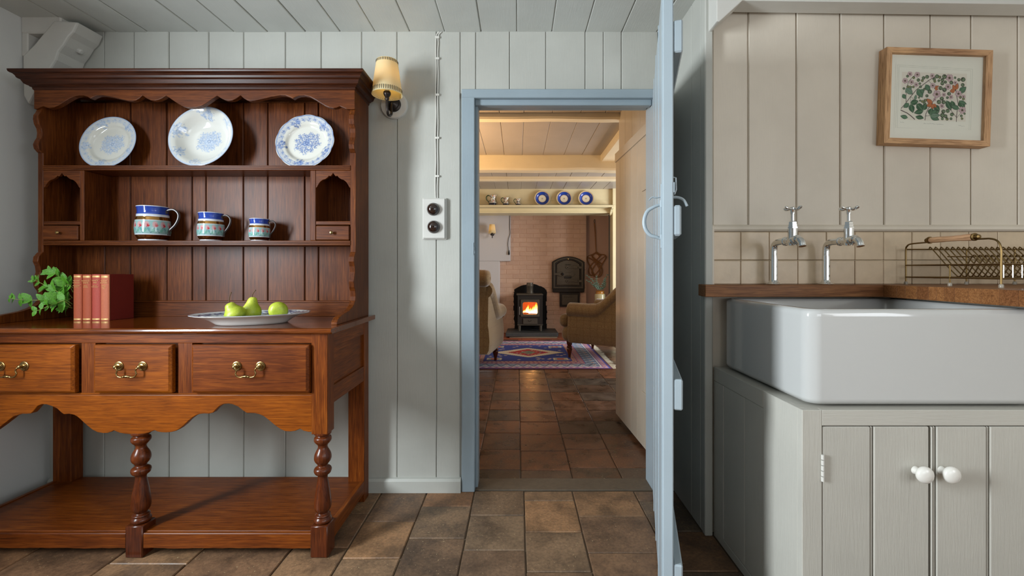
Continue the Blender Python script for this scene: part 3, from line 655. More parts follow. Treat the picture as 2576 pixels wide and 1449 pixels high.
# front posts and turned legs
zleg0, zleg1 = .122, .4645
prof = [(625, 48), (634, 49), (640, 46), (645, 37), (650, 37), (656, 46), (664, 49), (676, 49), (684, 44), (690, 40), (700, 30), (712, 27), (724, 30), (740, 39), (756, 46), (772, 49), (786, 48), (800, 42), (812, 32), (820, 29), (826, 31), (834, 43), (842, 49), (852, 50), (862, 47), (870, 42), (876, 33), (884, 28), (896, 28), (920, 32), (950, 37), (985, 43), (1020, 47), (1050, 49), (1070, 47), (1084, 40), (1094, 32), (1100, 32), (1106, 42), (1112, 45), (1118, 42), (1124, 46), (1134, 51), (1142, 51), (1150, 46)]
prof = [(r*.000638, zleg1-(y-625)*(zleg1-zleg0)/525) for y, r in prof]
prof = [(p.x, p.y) for p in spline([(r, z, 0) for r, z in prof], 2)]
lx = [DXR-.031, DC-.0, DXL+.031]
for i, x in enumerate(lx):
    g = MB().lathe(list(reversed(prof)), 36, T(x, YD+.030, 0)); g.bbox(x-.033, x+.033, YD-.004, YD+.062, 0, zleg0-.002, .004)
    if i == 1: g.bbox(x-.036, x+.036, YD+.008, YD+.058, zleg1-.002, zleg1+.022, .003)
    g.build('leg', M['oak_turn'], dres)
for x0, x1 in ((DXR-.061, DXR), (DXL, DXL+.061)):
    MB().bbox(x0, x1, YD, YD+.060, zleg1-.002, zu, .002).build('post', M['oak_z'], dres)
# front frame and scalloped apron: one board with the lower edge cut
R = [(0, 618), (30, 616), (60, 614), (85, 608), (105, 600), (120, 594), (135, 601), (160, 606), (185, 607), (215, 605), (245, 598), (270, 584), (295, 563), (320, 538), (345, 518), (365, 505), (385, 498), (410, 495), (440, 496), (465, 490), (485, 468), (505, 450), (530, 439), (555, 436), (580, 440), (615, 455), (640, 476), (665, 492), (690, 493), (715, 494), (740, 500), (765, 511), (790, 530), (815, 551), (840, 571), (865, 588), (890, 599), (920, 602), (950, 598), (980, 585), (1000, 597), (1030, 604), (1055, 606)]
Lf = [(0, 618), (30, 617), (60, 614), (85, 609), (105, 602), (120, 595), (135, 603), (160, 610), (185, 611), (215, 606), (245, 592), (280, 564), (315, 532), (335, 514), (355, 503), (385, 497), (415, 499), (430, 490), (455, 466), (485, 452), (515, 442), (545, 440), (570, 450), (595, 480), (610, 495), (640, 497), (665, 497), (715, 514), (785, 568), (830, 600), (860, 606), (900, 610), (930, 606), (950, 598), (980, 590), (1000, 600), (1045, 606)]
k_ = 1/2.3409
cxp = CX+DC*sD
lo = [(ax(335+d*k_), az(830+y*k_)) for d, y in R]; lo = [p for p in lo if p[0] < DXR-.060]
li = [(ax(335-d*k_), az(830+y*k_)) for d, y in Lf]; li = [p for p in li if p[0] > DXL+.060]
edge = list(reversed(li))+lo[1:]
za = az(994)
poly = [(DXL+.060, za)]+[(DXL+.0601, edge[0][1])]+edge+[(DXR-.0601, edge[-1][1]), (DXR-.060, za)]
ap = MB().prism(poly, 'y', YD+.004, YD+.028); ap.build('apron', M['oak_front'], dres, bevel=.0025)
zd0, zd1 = .622, .802
MB().bbox(DXL+.060, DXR-.060, YD+.004, YD+.03, zd1+.004, zu, .0015).build('top_rail', M['oak_x'], dres)
MB().bbox(DXL+.060, DXR-.060, YD+.004, YD+.03, za, zd0-.004, .0015).build('lower_rail', M['oak_front'], dres)
MB().box(DXL+.060, DXR-.060, YD+.031, YD+.04, .60, zu).build('carcass_front', M['oak_x'], dres)
# drawers
LOCAL[0] = False
def handle(parent, cx, cz, y, w=.088):
    hd = MB()
    for s_ in (-1, 1):
        Mx = T(cx+s_*w/2, y, cz)@Rx(math.pi/2)
        hd.lathe([(.0175, 0), (.0172, .0022), (.0145, .003), (.0140, .0045), (.0105, .0045), (.0095, .007), (.005, .008), (.0045, .013), (.0060, .016), (.0060, .020), (.003, .0225), (0, .0228)], 24, Mx)
    p = [(cx-w/2, y-.016, cz-.001), (cx-w/2+.006, y-.020, cz-.004), (cx-w/2+.010, y-.020, cz-.014), (cx-w/2+.007, y-.020, cz-.024), (cx-w/2+.013, y-.020, cz-.034), (cx-.018, y-.020, cz-.037), (cx-.010, y-.020, cz-.035), (cx, y-.020, cz-.034)]
    p = p+[(2*cx-a, b_, c_) for a, b_, c_ in reversed(p[:-1])]
    P = spline(p, 5); n = len(P); rr = [.0026+.0022*math.exp(-((i/(n-1)-.5)/.07)**2) for i in range(n)]
    hd.tube(P, rr, 10)
    for d in (-.010, .010): hd.tube([(cx+d-.0012, y-.020, cz-.0352), (cx+d+.0012, y-.020, cz-.0352)], .0044, 10)
    hd.build('bail_handle', M['brass'], parent)
YDF = 1.640
def drawer(x0, x1, grain):
    d = MB(); y0 = YDF; b_ = .010
    v = [(x0, YD+.006, zd0), (x1, YD+.006, zd0), (x1, YD+.006, zd1), (x0, YD+.006, zd1), (x0, y0+.007, zd0), (x1, y0+.007, zd0), (x1, y0+.007, zd1), (x0, y0+.007, zd1),
         (x0+b_, y0, zd0+b_), (x1-b_, y0, zd0+b_), (x1-b_, y0, zd1-b_), (x0+b_, y0, zd1-b_)]
    f = [(0, 1, 5, 4), (1, 2, 6, 5), (2, 3, 7, 6), (3, 0, 4, 7), (4, 5, 9, 8), (5, 6, 10, 9), (6, 7, 11, 10), (7, 4, 8, 11), (8, 9, 10, 11), (0, 3, 2, 1)]
    o = d.add(v, f).build('drawer', M[grain], dres, bevel=.0022)
    handle(o, (x0+x1)/2-.002, (zd0+zd1)/2+.012, y0)
    return o
s2 = F/YDF
drawer((479-CX)/s2, (776-CX)/s2, 'oak_x'); drawer((232-CX)/s2, (430-CX)/s2, 'oak_front'); drawer((-118-CX)/s2, (184-CX)/s2, 'oak_front')
for a, b_ in ((DXL+.060, (-124-CX)/s2), ((190-CX)/s2, (226-CX)/s2), ((436-CX)/s2, (473-CX)/s2), ((781-CX)/s2, DXR-.060)):
    MB().bbox(a, b_, YD+.004, YD+.03, zd0-.004, zd1+.004, .001).build('muntin', M['oak_z'], dres)
# sides
for sx, xs in ((1, DXR), (-1, DXL)):
    x0, x1 = (xs-.022, xs-.002) if sx > 0 else (xs+.002, xs+.022)
    MB().bbox(x0, x1, YD+.06, YR-.055, .782, zu, .001).bbox(x0, x1, YD+.06, YR-.055, .565, .633, .001).build('side_rail', M['oak_y'], dres)
    xm0, xm1 = (xs-.020, xs-.010) if sx > 0 else (xs+.010, xs+.020)
    MB().box(xm0, xm1, YD+.055, YR-.05, .60, .80).build('side_panel', M['oak_y'], dres)
    xr0, xr1 = (xs-.075, xs) if sx > 0 else (xs, xs+.085)
    MB().bbox(xr0, xr1, YR-.06, YR, 0, zu, .002).build('back_post', M['oak_z'], dres)
MB().box(DXL+.03, DXR-.03, YR-.012, YR, .60, zu).build('back_board', M['oak_x'], dres)
# potboard with rails
zp = .0955
MB().bbox(DXL+.002, DXR-.002, YD+.010, YR-.01, zp-.014, zp, .002).build('potboard', M['oak_x'], dres)
xs_ = [DXL+.062, DC-.033, DC+.033, DXR-.064]
for a, b_ in ((DXL+.064, DC-.034), (DC+.034, DXR-.064)):
    g = MB(); n = 40; v = []; f = []
    for i in range(n+1):
        x = a+(b_-a)*i/n; zz = .036+.0035*noise.noise((x*9, 0, 1))+.002*noise.noise((x*31, 0, 5)); v += [(x, YD+.002, zp-.004), (x, YD, zp-.007), (x, YD, zz), (x, YD+.02, zz), (x, YD+.02, zp-.002)]
    for i in range(n):
        for k in range(4): f.append((i*5+k, i*5+k+1, (i+1)*5+k+1, (i+1)*5+k))
        f.append((i*5+4, i*5, (i+1)*5, (i+1)*5+4))
    g.add(v, f); g.build('lower_rail', M['oak_x'], dres)
for xa, xb in ((DXR-.02, DXR), (DXL, DXL+.02)): MB().bbox(xa, xb, YD+.062, YR-.06, .04, zp+.004, .002).build('lower_side_rail', M['oak_y'], dres)
# ---- plate rack
YK, YBK = 1.942, 2.079; sK = F/YK; sB = F/YBK
kx = lambda px: (px-CX)/sK
kz = lambda py: H-(py-CY)/sK
RX0, RX1 = kx(92), kx(894); TH = .024
front = [(275, 0), (284, -.006), (292, -.014), (302, -.016), (314, -.012), (324, -.002), (334, .001), (346, -.001), (356, -.010), (366, -.016), (376, -.012), (383, .001), (384, .005), (612, .005), (634, .005), (636, .000), (646, -.014), (658, -.017), (670, -.008), (684, -.005), (694, -.010), (708, -.017), (722, -.012), (732, 0), (746, .003), (757, .001)]
sideprof = [(YK+d, kz(py)) for py, d in front]
fl = [(1.938, .945), (1.925, .930), (1.900, .917), (1.868, .908), (1.835, .903), (1.800, .899), (1.775, .893), (1.755, .884), (1.745, .874), (1.744, zt)]
side = [(YK, 1.885)]+sideprof+fl+[(YR, zt), (YR, 1.885)]
for x0 in (RX0, RX1-TH):
    MB().prism(side, 'x', x0, x0+TH).build('rack_side', M['rack_z'], dres, bevel=.002)
# back boards, tongue and groove with a bead
bj = [184, 265, 328.6, 420, 484, 518.6, 612.7, 674, 767, 801.5, 893]
bxs = [(p-CX)/sB for p in bj]; bxs[0] = RX0+TH-.002; bxs[-1] = RX1-TH+.002
for i, (a, b_) in enumerate(zip(bxs[:-1], bxs[1:])):
    g = MB().bbox(a+.0015, b_-.0015, YBK, YBK+.014, .93, 1.87, .002); g.bbox(b_-.0085, b_-.0030, YBK-.0022, YBK+.001, .931, 1.869, .0012)
    g.build('plank', M['rack_z'], dres)
MB().box(RX0+TH, RX1-TH, YBK+.014, YBK+.02, .87, 1.88).build('back_lining', M['rack_z'], dres)
MB().bbox(RX0+TH, RX1-TH, YBK-.008, YBK+.014, zt, .934, .001).bbox(RX0+TH, RX1-TH, YBK-.012, YBK+.010, .928, .938, .002).build('back_rail', M['rack_x'], dres)
# shelves with reeded front edge
def shelf(zT, zB_):
    h_ = zT-zB_; y = YK+.002
    prof = [(YBK, zT), (YBK, zB_), (y+.012, zB_), (y+.003, zB_), (y, zB_+.1*h_), (y, zB_+.28*h_), (y+.004, zB_+.34*h_), (y, zB_+.40*h_), (y, zB_+.60*h_), (y+.004, zB_+.66*h_), (y, zB_+.72*h_), (y, zB_+.92*h_), (y+.002, zT), (y+.040, zT), (y+.042, zT-.004), (y+.047, zT-.004), (y+.049, zT)]
    return MB().prism(prof, 'x', RX0+TH, RX1-TH).build('shelf', M['rack_x'], dres)
Z1, Z2 = kz(415.5), kz(605)
shelf(Z1, kz(428)); shelf(Z2, kz(617))
# frieze with scallops
half = [(0, 637), (25, 636), (60, 626), (85, 611), (110, 594), (130, 580), (150, 567), (170, 581), (195, 592), (215, 596), (240, 594), (265, 582), (287, 566), (305, 583), (325, 594), (345, 598), (370, 596), (420, 585), (470, 573), (520, 565), (550, 566), (575, 575), (592, 585), (610, 573), (630, 567), (660, 566), (690, 573), (720, 588), (750, 607), (780, 625), (805, 636), (830, 640), (850, 637), (868, 629), (885, 636), (905, 644), (940, 646)]
c0 = 486
hp = [(kx(c0+d/2.337), kz(y/2.337)) for d, y in half]; hm_ = [(kx(c0-d/2.337), kz(y/2.337)) for d, y in half]
hp = [p for p in hp if p[0] < RX1]; hm_ = [p for p in hm_ if p[0] > RX0]
poly = [(RX0-.001, 1.90), (RX0-.001, kz(645/2.337))]+list(reversed(hm_))+hp[1:]+[(RX1+.001, kz(645/2.337)), (RX1+.001, 1.90)]
MB().prism(poly, 'y', YK-.010, YK+.012).build('frieze', M['rack_x'], dres, bevel=.002)
MB().box(RX0+.002, RX1-.002, YK, YR, 1.885, 1.90).build('rack_top', M['rack_x'], dres)
# cornice: profile swept round three sides
cp = [(0, 1.868), (-.004, 1.872), (-.005, 1.880), (-.010, 1.881), (-.012, 1.884), (-.018, 1.886), (-.024, 1.890), (-.028, 1.898), (-.031, 1.904), (-.036, 1.906), (-.040, 1.909), (-.043, 1.917), (-.048, 1.923), (-.054, 1.925), (-.058, 1.928), (-.060, 1.934), (-.060, 1.939), (0, 1.939)]
cp = [(d*.93, z) for d, z in cp]
cv = []; cf = []; y0c = YK-.010
for d, z in cp: cv += [(RX0+d, YR, z), (RX0+d, y0c+d, z), (RX1-d, y0c+d, z), (RX1-d, YR, z)]
for i in range(len(cp)-1):
    for k in range(3): cf.append((i*4+k, i*4+k+1, (i+1)*4+k+1, (i+1)*4+k))
n = len(cp)-1; cf.append((n*4, n*4+1, n*4+2, n*4+3))
MB().add(cv, cf).build('cornice', M['cornice'], dres)
# spice cupboards either side of the middle shelf
def valance(x0, x1, z1, z0):
    w = x1-x0; h_ = z1-z0
    q = [(0, 0), (.03, 0.03), (.06, .15), (.12, .34), (.20, .46), (.27, .50), (.34, .60), (.38, .70), (.42, .66), (.46, .74), (.50, .86)]
    P = [(x0+w*a, z0+h_*b_) for a, b_ in q]+[(x0+w*(1-a), z0+h_*b_) for a, b_ in reversed(q[:-1])]
    return [(x0, z1)]+P+[(x1, z1)]
for x0, x1, dx0, dx1 in ((RX0+TH, kx(198), kx(198), kx(209)), (kx(793), RX1-TH, kx(779), kx(793))):
    MB().bbox(dx0, dx1, YK+.004, YBK, Z2, kz(428), .002).build('divider', M['rack_z'], dres)
    MB().prism(valance(x0, x1, kz(428), kz(472)), 'y', YK+.006, YK+.018).build('valance', M['rack_x'], dres, bevel=.0012)
    MB().bbox(x0, x1, YK+.006, YBK, kz(565), kz(556), .0012).build('small_shelf', M['rack_x'], dres)
    dz1, dz0 = kz(567.5), kz(604)
    d = MB().bbox(x0+.003, x1-.003, YK-.002, YBK-.02, dz0, dz1, .003).build('drawer', M['rack_x'], dres)
    MB().lathe([(.003, 0), (.003, .006), (.0065, .009), (.0075, .013), (.005, .016), (0, .017)], 16, T((x0+x1)/2, YK-.002, (dz0+dz1)/2-.0)@Rx(math.pi/2)).build('knob', M['brass'], d)
# ---------------------------------------------------------------- plates standing on the top shelf
def plate_mesh(name, Rr, prof, canv, scal=0.0, nseg=168, dense=3):
    """prof: (r 0..1, depth) from centre front to rim and round the back"""
    P0_ = [(p.x, p.y) for p in spline([(r, z, 0) for r, z in prof[0]], dense)]; P = [P0_[0]]
    for a_, b_ in zip(P0_[:-1], P0_[1:]):
        k_n = max(1, int(math.ceil((b_[0]-a_[0])/.022)))
        for q_ in range(1, k_n+1): P.append((a_[0]+(b_[0]-a_[0])*q_/k_n, a_[1]+(b_[1]-a_[1])*q_/k_n))
    nf = len(P)
    P += [(r, z) for r, z in prof[1]]
    v = []; f = []
    for r, z in P:
        for k in range(nseg):
            a = 2*math.pi*k/nseg; w_ = 1+scal*abs(math.sin(a*6+.4))*max(0, (r-.7)/.3) if scal else 1
            v.append((math.cos(a)*r*Rr*w_, math.sin(a)*r*Rr*w_, z))
    for i in range(len(P)-1):
        for k in range(nseg):
            k2 = (k+1) % nseg; f.append((i*nseg+k, i*nseg+k2, (i+1)*nseg+k2, (i+1)*nseg+k))
    f.append(tuple(range((len(P)-1)*nseg, len(P)*nseg)))
    me = mesh(name, v, f)
    co = np.array(v); u = np.clip(co[:, 0]/Rr*.5+.5, 0, 1); w = np.clip(co[:, 1]/Rr*.5+.5, 0, 1); cols = canv.sample(u, w)
    back = np.arange(len(v)) >= nf*nseg; cols[back] = S(222, 222, 218); cols[:, 3] = 1
    set_col(me, cols); me.shade_smooth(); return me
def transfer(tones, seed, base, edge, rimr=(.70, .99), centre=.42, off=(0, 0), dens=1.0, bowl=False):
    r_ = random.Random(seed); N = 560; c = Canvas(N, N, base); m = N/2
    if not bowl:
        c.ring(m, m, m*(rimr[0]+.10), m*.99, tones[1], .35)
        for k in range(int(26*dens)):
            a = 6.283*k/int(26*dens); d = m*(rimr[0]+.15+.02*math.sin(k*2)); spray(c, m+math.cos(a)*d, m+math.sin(a)*d, m*.085, tones, r_, 4)
        for k in range(120):
            a = r_.random()*6.28; d = m*r_.uniform(.9, .97); c.ell(m+math.cos(a)*d, m+math.sin(a)*d, 2.4, 2.4, base, 0, .8)
        for k in range(5):
            a = 6.283*k/5+.5; spray(c, m+math.cos(a)*m*.80, m+math.sin(a)*m*.80, m*.17, tones, r_, 7)
    else:
        for a, rr in ((2.5, .2), (3.4, .16), (4.2, .15), (1.2, .2), (.2, .13), (5.3, .15)):
            spray(c, m+math.cos(a)*m*.82, m+math.sin(a)*m*.82, m*rr, tones, r_, 6); spray(c, m+math.cos(a+.22)*m*.86, m+math.sin(a+.22)*m*.86, m*rr*.7, tones, r_, 5)
        c.ring(m, m, m*.93, m*.99, tones[1], .4)
    for k in range(30):
        a = k*2.4; d = m*centre*math.sqrt(k/30.0)*.95; spray(c, m+off[0]*m+math.cos(a)*d*1.08, m+off[1]*m+math.sin(a)*d*.9, m*.105, tones, r_, 5)
    rose(c, m+off[0]*m, m+off[1]*m, m*.13, tones, r_)
    c.ring(m, m, m*.965, m*1.0, edge, .9); return c
flat = ([(0, 0), (.2, 0), (.45, 0), (.60, .001), (.66, .005), (.72, .012), (.80, .016), (.90, .019), (.97, .021), (.995, .0215), (1.0, .020)], [(.99, .018), (.90, .015), (.72, .008), (.64, .001), (.60, -.004), (.56, -.006), (.54, -.003), (.5, -.003)])
bowl_p = ([(0, 0), (.2, 0), (.42, .001), (.55, .006), (.66, .016), (.76, .032), (.84, .046), (.92, .054), (.98, .057), (1.0, .056)], [(.99, .053), (.90, .048), (.78, .030), (.66, .012), (.56, .000), (.52, -.006), (.48, -.006), (.46, -.002)])
pale = (S(128, 148, 178), S(168, 184, 206), S(206, 214, 222)); deep = (S(52, 76, 132), S(98, 122, 168), S(176, 190, 212))
wb_ = S(208, 207, 198)
def stand_plate(name, me, px, py, Rr, lean, yaw, label, cat, depth=.02, Y=1.995, mat='vglaze'):
    """leans against the back boards, resting on the shelf"""
    o = bpy.data.objects.new(name, me); me.materials.append(M[mat]); C.objects.link(o)
    dpt = max(v.co.z for v in me.vertices)
    zc_ = Z1+Rr*math.cos(lean)-dpt*math.sin(lean)+.001
    cyy = YBK-.004-Rr*math.sin(lean)-.006
    o.location = (X(px, cyy), cyy, zc_)
    o.rotation_euler = (Rz(yaw)@Rx(math.pi/2-lean)@Rz(0.3)).to_euler()
    return tag(o, label, cat, 'blue and white china on the top shelf of the dresser')
LN = math.radians(13)
stand_plate('plate', plate_mesh('plate', .128, flat, transfer(pale, 3, wb_, S(150, 168, 196), off=(.02, -.02), centre=.40)), 281, 356, .128, LN, 0, 'pale blue and white floral plate, leftmost on the dresser top shelf', 'plate')
stand_plate('bowl', plate_mesh('bowl', .145, bowl_p, transfer(pale, 5, S(212, 212, 205), S(160, 176, 198), centre=.36, bowl=True)), 526, 342, .145, math.radians(11), 0, 'large deep blue and white bowl standing between the two plates', 'bowl', )
stand_plate('plate', plate_mesh('plate', .132, flat, transfer(deep, 11, wb_, S(110, 132, 172), centre=.44), scal=.022), 772, 352, .132, LN, 0, 'darker blue and white plate with scalloped rim, rightmost on the top shelf', 'plate')

# ---------------------------------------------------------------- three lustre jugs on the middle shelf
def jug(px, w_px, h, hw_px, label, seed):
    Y = 2.005; sc = F/Y; R_ = w_px/2/sc; x = X(px, Y)
    q = [(.76, 0), (.80, .02), (.78, .045), (.86, .09), (.94, .16), (.985, .25), (1.0, .36), (.985, .50), (.95, .60), (.90, .68), (.885, .74), (.90, .75), (.885, .77), (.86, .80), (.85, .86), (.87, .93), (.895, .985), (.90, 1.0), (.86, .995), (.82, .92), (.80, .78), (.88, .5), (.86, .2), (.6, .06), (0, .05)]
    nout = 18
    P = []
    for i, (r, z) in enumerate(q[:nout]):
        P.append((r, z))
        if i < nout-1:
            for t_ in (1/6, 2/6, 3/6, 4/6, 5/6): P.append((r+(q[i+1][0]-r)*t_, z+(q[i+1][1]-z)*t_))
    no = len(P); P += q[nout:]
    seg = 144; v = []; f = []
    for r, z in P:
        for k in range(seg):
            a = 2*math.pi*k/seg; sp_ = max(0, math.cos(a-math.pi))**14*.10*max(0, (z-.80)/.2) if z > .8 else 0
            v.append(((r+sp_)*R_*math.cos(a), (r+sp_*0)*R_*math.sin(a), z*h))
    for i in range(len(P)-1):
        for k in range(seg):
            k2 = (k+1) % seg; f.append((i*seg+k, i*seg+k2, (i+1)*seg+k2, (i+1)*seg+k))
    f.append(tuple(reversed(range(seg))))
    me = mesh('jug', v, f)
    N, Mh = 760, 200; c = Canvas(N, Mh, S(222, 224, 226)); r_ = random.Random(seed)
    B_ = lambda a, b_, col: c.rect(0, a*Mh, N, b_*Mh, col)
    cop = S(150, 96, 50)[:3]+(.95,)
    wh = S(206, 212, 222)[:3]+(0,); blue = S(36, 64, 150)[:3]+(0,); teal = S(138, 172, 170)[:3]+(0,)
    c.a[:, :] = wh
    B_(.045, .17, cop); B_(.20, .58, teal); B_(.59, .69, S(168, 122, 60)[:3]+(.9,)); B_(.76, .98, blue)
    nn = 14
    for k in range(nn+1):
        x_ = N*k/nn; z_ = .46*Mh
        c.ell(x_, z_, 17, 17, S(196, 150, 152)[:3]+(0,), 0, .9)
        for d in (-9, 0, 9): c.leaf(x_+6, z_-16, 24, 4, 1.2+d*.06, S(176, 44, 56)[:3]+(0,))
        c.line([(x_-27, .22*Mh), (x_, .38*Mh), (x_+27, .22*Mh)], 1.3, S(60, 96, 110)[:3]+(0,)); c.leaf(x_-24, .25*Mh, 30, 9, .5, S(104, 158, 142)[:3]+(0,)); c.leaf(x_+2, .36*Mh, 26, 8, -.5, S(96, 150, 150)[:3]+(0,))
    co = np.array(v); u = (np.arctan2(co[:, 1], co[:, 0])+math.pi)/(2*math.pi); cols = c.sample(u, np.clip(co[:, 2]/h, 0, 1))
    cols[np.arange(len(v)) >= no*seg] = wh; set_col(me, cols); me.shade_smooth()
    root = bpy.data.objects.new('jug', me); me.materials.append(M['vjug']); C.objects.link(root); root.location = (x, Y, Z2+.0006); root.rotation_euler = (0, 0, .12)
    tag(root, label, 'jug', 'lustre jugs on the middle shelf of the dresser')
    hb = MB(); ex = (hw_px-px)/sc
    hb.tube(spline([(R_*.86, 0, h*.80), (R_*.84, 0, h*.88), (ex*.78, 0, h*.93), (ex*.97, 0, h*.83), (ex*.99, 0, h*.68), (ex*.86, 0, h*.48), (R_*1.02, 0, h*.30), (R_*.97, 0, h*.18)], 6), h*.030, 10, flat=1.7)
    hb.build('handle', plain('grey_lustre', S(84, 80, 80), 0.3, .1), root, local=True)
jug(385, 74, .156, 445, 'largest of three blue-banded copper lustre jugs, nearest the left', 1)
jug(531, 60, .128, 577, 'middle-sized blue-banded lustre jug between the large and small ones', 2)
jug(653, 49, .101, 691, 'smallest blue-banded copper lustre jug, nearest the right', 3)

# ---------------------------------------------------------------- four cloth books
Yb = 1.888; titles = [(['THE THREE', 'MUSKETEERS'], ['ALEXANDRE', 'DUMAS']), (['WOMAN IN', 'WHITE'], ['WILKIE', 'COLLINS']), (['VANITY', 'FAIR'], ['BY W.M.', 'THACKERAY']), (['TALES OF', 'MYSTERY'], ['EDGAR', 'ALLAN', 'POE'])]
bx = [181, 203.5, 226.5, 250, 272.5]; bc = [S(172, 82, 50), S(170, 78, 46), S(170, 68, 54), S(186, 102, 70)]
lab = ['faded red cloth book, leftmost of four beside the mint', 'red cloth book second from the left in the row of four', 'crimson cloth book lettered Vanity Fair, third of four', 'paler worn red cloth book at the right end of the row']
for i in range(4):
    x0, x1 = X(bx[i], Yb)+.0006, X(bx[i+1], Yb)-.0006; hh = .199-.001*(i % 2); y0 = Yb+.001*(i % 3)
    bm = book_mat('book_cloth', bc[i]); cov = book_mat('book_cover', S(112, 26, 16))
    xm = (x0+x1)/2; w = (x1-x0)/2
    arc = [(xm-w*math.cos(t_), y0+.008-.008*math.sin(t_)) for t_ in [math.pi*k/12 for k in range(13)]]
    bk_ = MB(); bk_.prism(arc+[(x1, y0+.0102), (x1-.002, y0+.0102), (x0+.002, y0+.0102), (x0, y0+.0102)], 'z', zt+.0005, zt+hh, sm=False)
    root = bk_.build('book', bm, None, origin=((x0+x1)/2, y0+.06, zt+.0005)); root.data.shade_smooth() if False else None
    tag(root, lab[i], 'book', 'row of red cloth books on the dresser')
    MB().bbox(x0, x0+.0025, y0+.008, y0+.126, zt+.0005, zt+hh, .0006).bbox(x1-.0025, x1, y0+.008, y0+.126, zt+.0005, zt+hh, .0006).build('cover', cov, root)
    MB().box(x0+.0026, x1-.0026, y0+.010, y0+.121, zt+.003, zt+hh-.003).build('pages', M['paper'], root)
    for za_, zb2 in ((hh-.013, hh-.006), (.004, .010)):
        arc2 = [(xm-(w*.98)*math.cos(t_), y0+.008-.0083*math.sin(t_)) for t_ in [math.pi*(.12+.76*k/10) for k in range(11)]]
        v = []; f = []; gt = MB()
        for a_ in arc2: v += [(a_[0], a_[1], zt+za_), (a_[0], a_[1], zt+zb2)]
        for k in range(10): f.append((k*2, k*2+2, k*2+3, k*2+1))
        gt.add(v, f); gt.build('gilt_band', M['gold'], root)
    tl, au = titles[i]
    def put_text(lines, z0_, size, st):
        for j, l_ in enumerate(lines):
            text_mesh(l_, min(size, w*2*.92/(len(l_)*.68)), M['gold'], 'title', root, T(xm, y0-.0007, zt+z0_-j*st)@Rx(math.pi/2), .0002)
    put_text(tl, hh-.0295, .0078, .009); put_text(au, hh-.050, .0052, .006)

# ---------------------------------------------------------------- mint sprigs beside the books
def leaf_mesh(mb, base, d, up, L, wd, curl=.25):
    d = Vector(d).normalized(); sd = d.cross(Vector(up)).normalized(); nn = sd.cross(d).normalized(); n = 7; v = []; f = []
    for i in range(n+1):
        t_ = i/n; hw = wd*math.sin(math.pi*min(1, t_*.93+.03))**.75*(1.15-.45*t_)*(1+.10*(i % 2)); c = Vector(base)+d*L*t_-nn*curl*L*t_*t_
        v += [c+sd*hw+nn*hw*.22, c, c-sd*hw+nn*hw*.22]
    for i in range(n): f += [(i*3, i*3+1, i*3+4, i*3+3), (i*3+1, i*3+2, i*3+5, i*3+4)]
    mb.add(v, f, sm=True)
mint = empty('mint_sprigs', W(150, 800, 1.93)*1, 'sprigs of fresh green mint spilling out beside the red books', 'herb'); mint.location.z = zt
Ym = 1.90
def sp_(pxs, Y0=1.90): return [W(px, py, Y0+dy) for px, py, dy in pxs]
rg = random.Random(5)
sprigs = [sp_([(176, 762, .03), (160, 745, 0), (135, 728, -.01), (110, 716, -.02), (95, 708, -.02), (82, 703, -.03)]), sp_([(178, 752, .02), (150, 755, -.01), (120, 754, -.03), (85, 755, -.05), (60, 754, -.06), (40, 753, -.07), (24, 750, -.08)]),
          sp_([(178, 770, 0), (160, 757, -.03), (140, 764, -.05), (115, 773, -.07), (98, 780, -.08), (86, 783, -.08)]), sp_([(184, 735, .03), (165, 705, .02), (150, 696, .02), (138, 688, .01), (126, 681, .01)]), sp_([(182, 775, .03), (165, 770, .01), (148, 765, 0), (132, 768, 0)]), sp_([(182, 750, .03), (168, 735, .02), (150, 738, .01), (138, 745, .01)]), sp_([(182, 765, .02), (160, 752, -.01), (138, 752, -.03), (118, 760, -.04)]), sp_([(184, 725, .03), (172, 716, .02), (160, 722, .01), (146, 728, .01)])]
for si, P in enumerate(sprigs):
    Q = spline(P, 5); MB().tube(Q, [.0016-.0008*i/len(Q) for i in range(len(Q))], 6).build('stem', M['stem'], mint)
    n = len(P)
    nodes = [Q[int((len(Q)-1)*t_)] for t_ in ((.2, .38, .55, .72, .88, .99) if si != 3 else (.25, .5, .75, .98))]
    for j, c in enumerate(nodes):
        tt = (Q[-1]-Q[0]).normalized(); big = 1.0-.10*j
        for s_ in (-1, 1):
            lv = MB(); dr = Vector((tt.x*.6+rg.uniform(-.35, .35), -.25+rg.uniform(-.4, .3), s_*rg.uniform(.5, 1.0)+.1+tt.z*.5)); L = rg.uniform(.032, .052)*big if j < 5 else .020
            leaf_mesh(lv, c, dr, (rg.uniform(-.4, .4), -1, rg.uniform(.1, .6)), L, L*.30, rg.uniform(.1, .5)); lv.build('leaf', M['leaf'], mint, recalc=False)
        if j < 3:
            lv = MB(); L = rg.uniform(.03, .048); leaf_mesh(lv, c, (rg.uniform(-1, .2), -.5, rg.uniform(-.5, .6)), (0, -1, .5), L, L*.32, .3); lv.build('leaf', M['leaf'], mint, recalc=False)

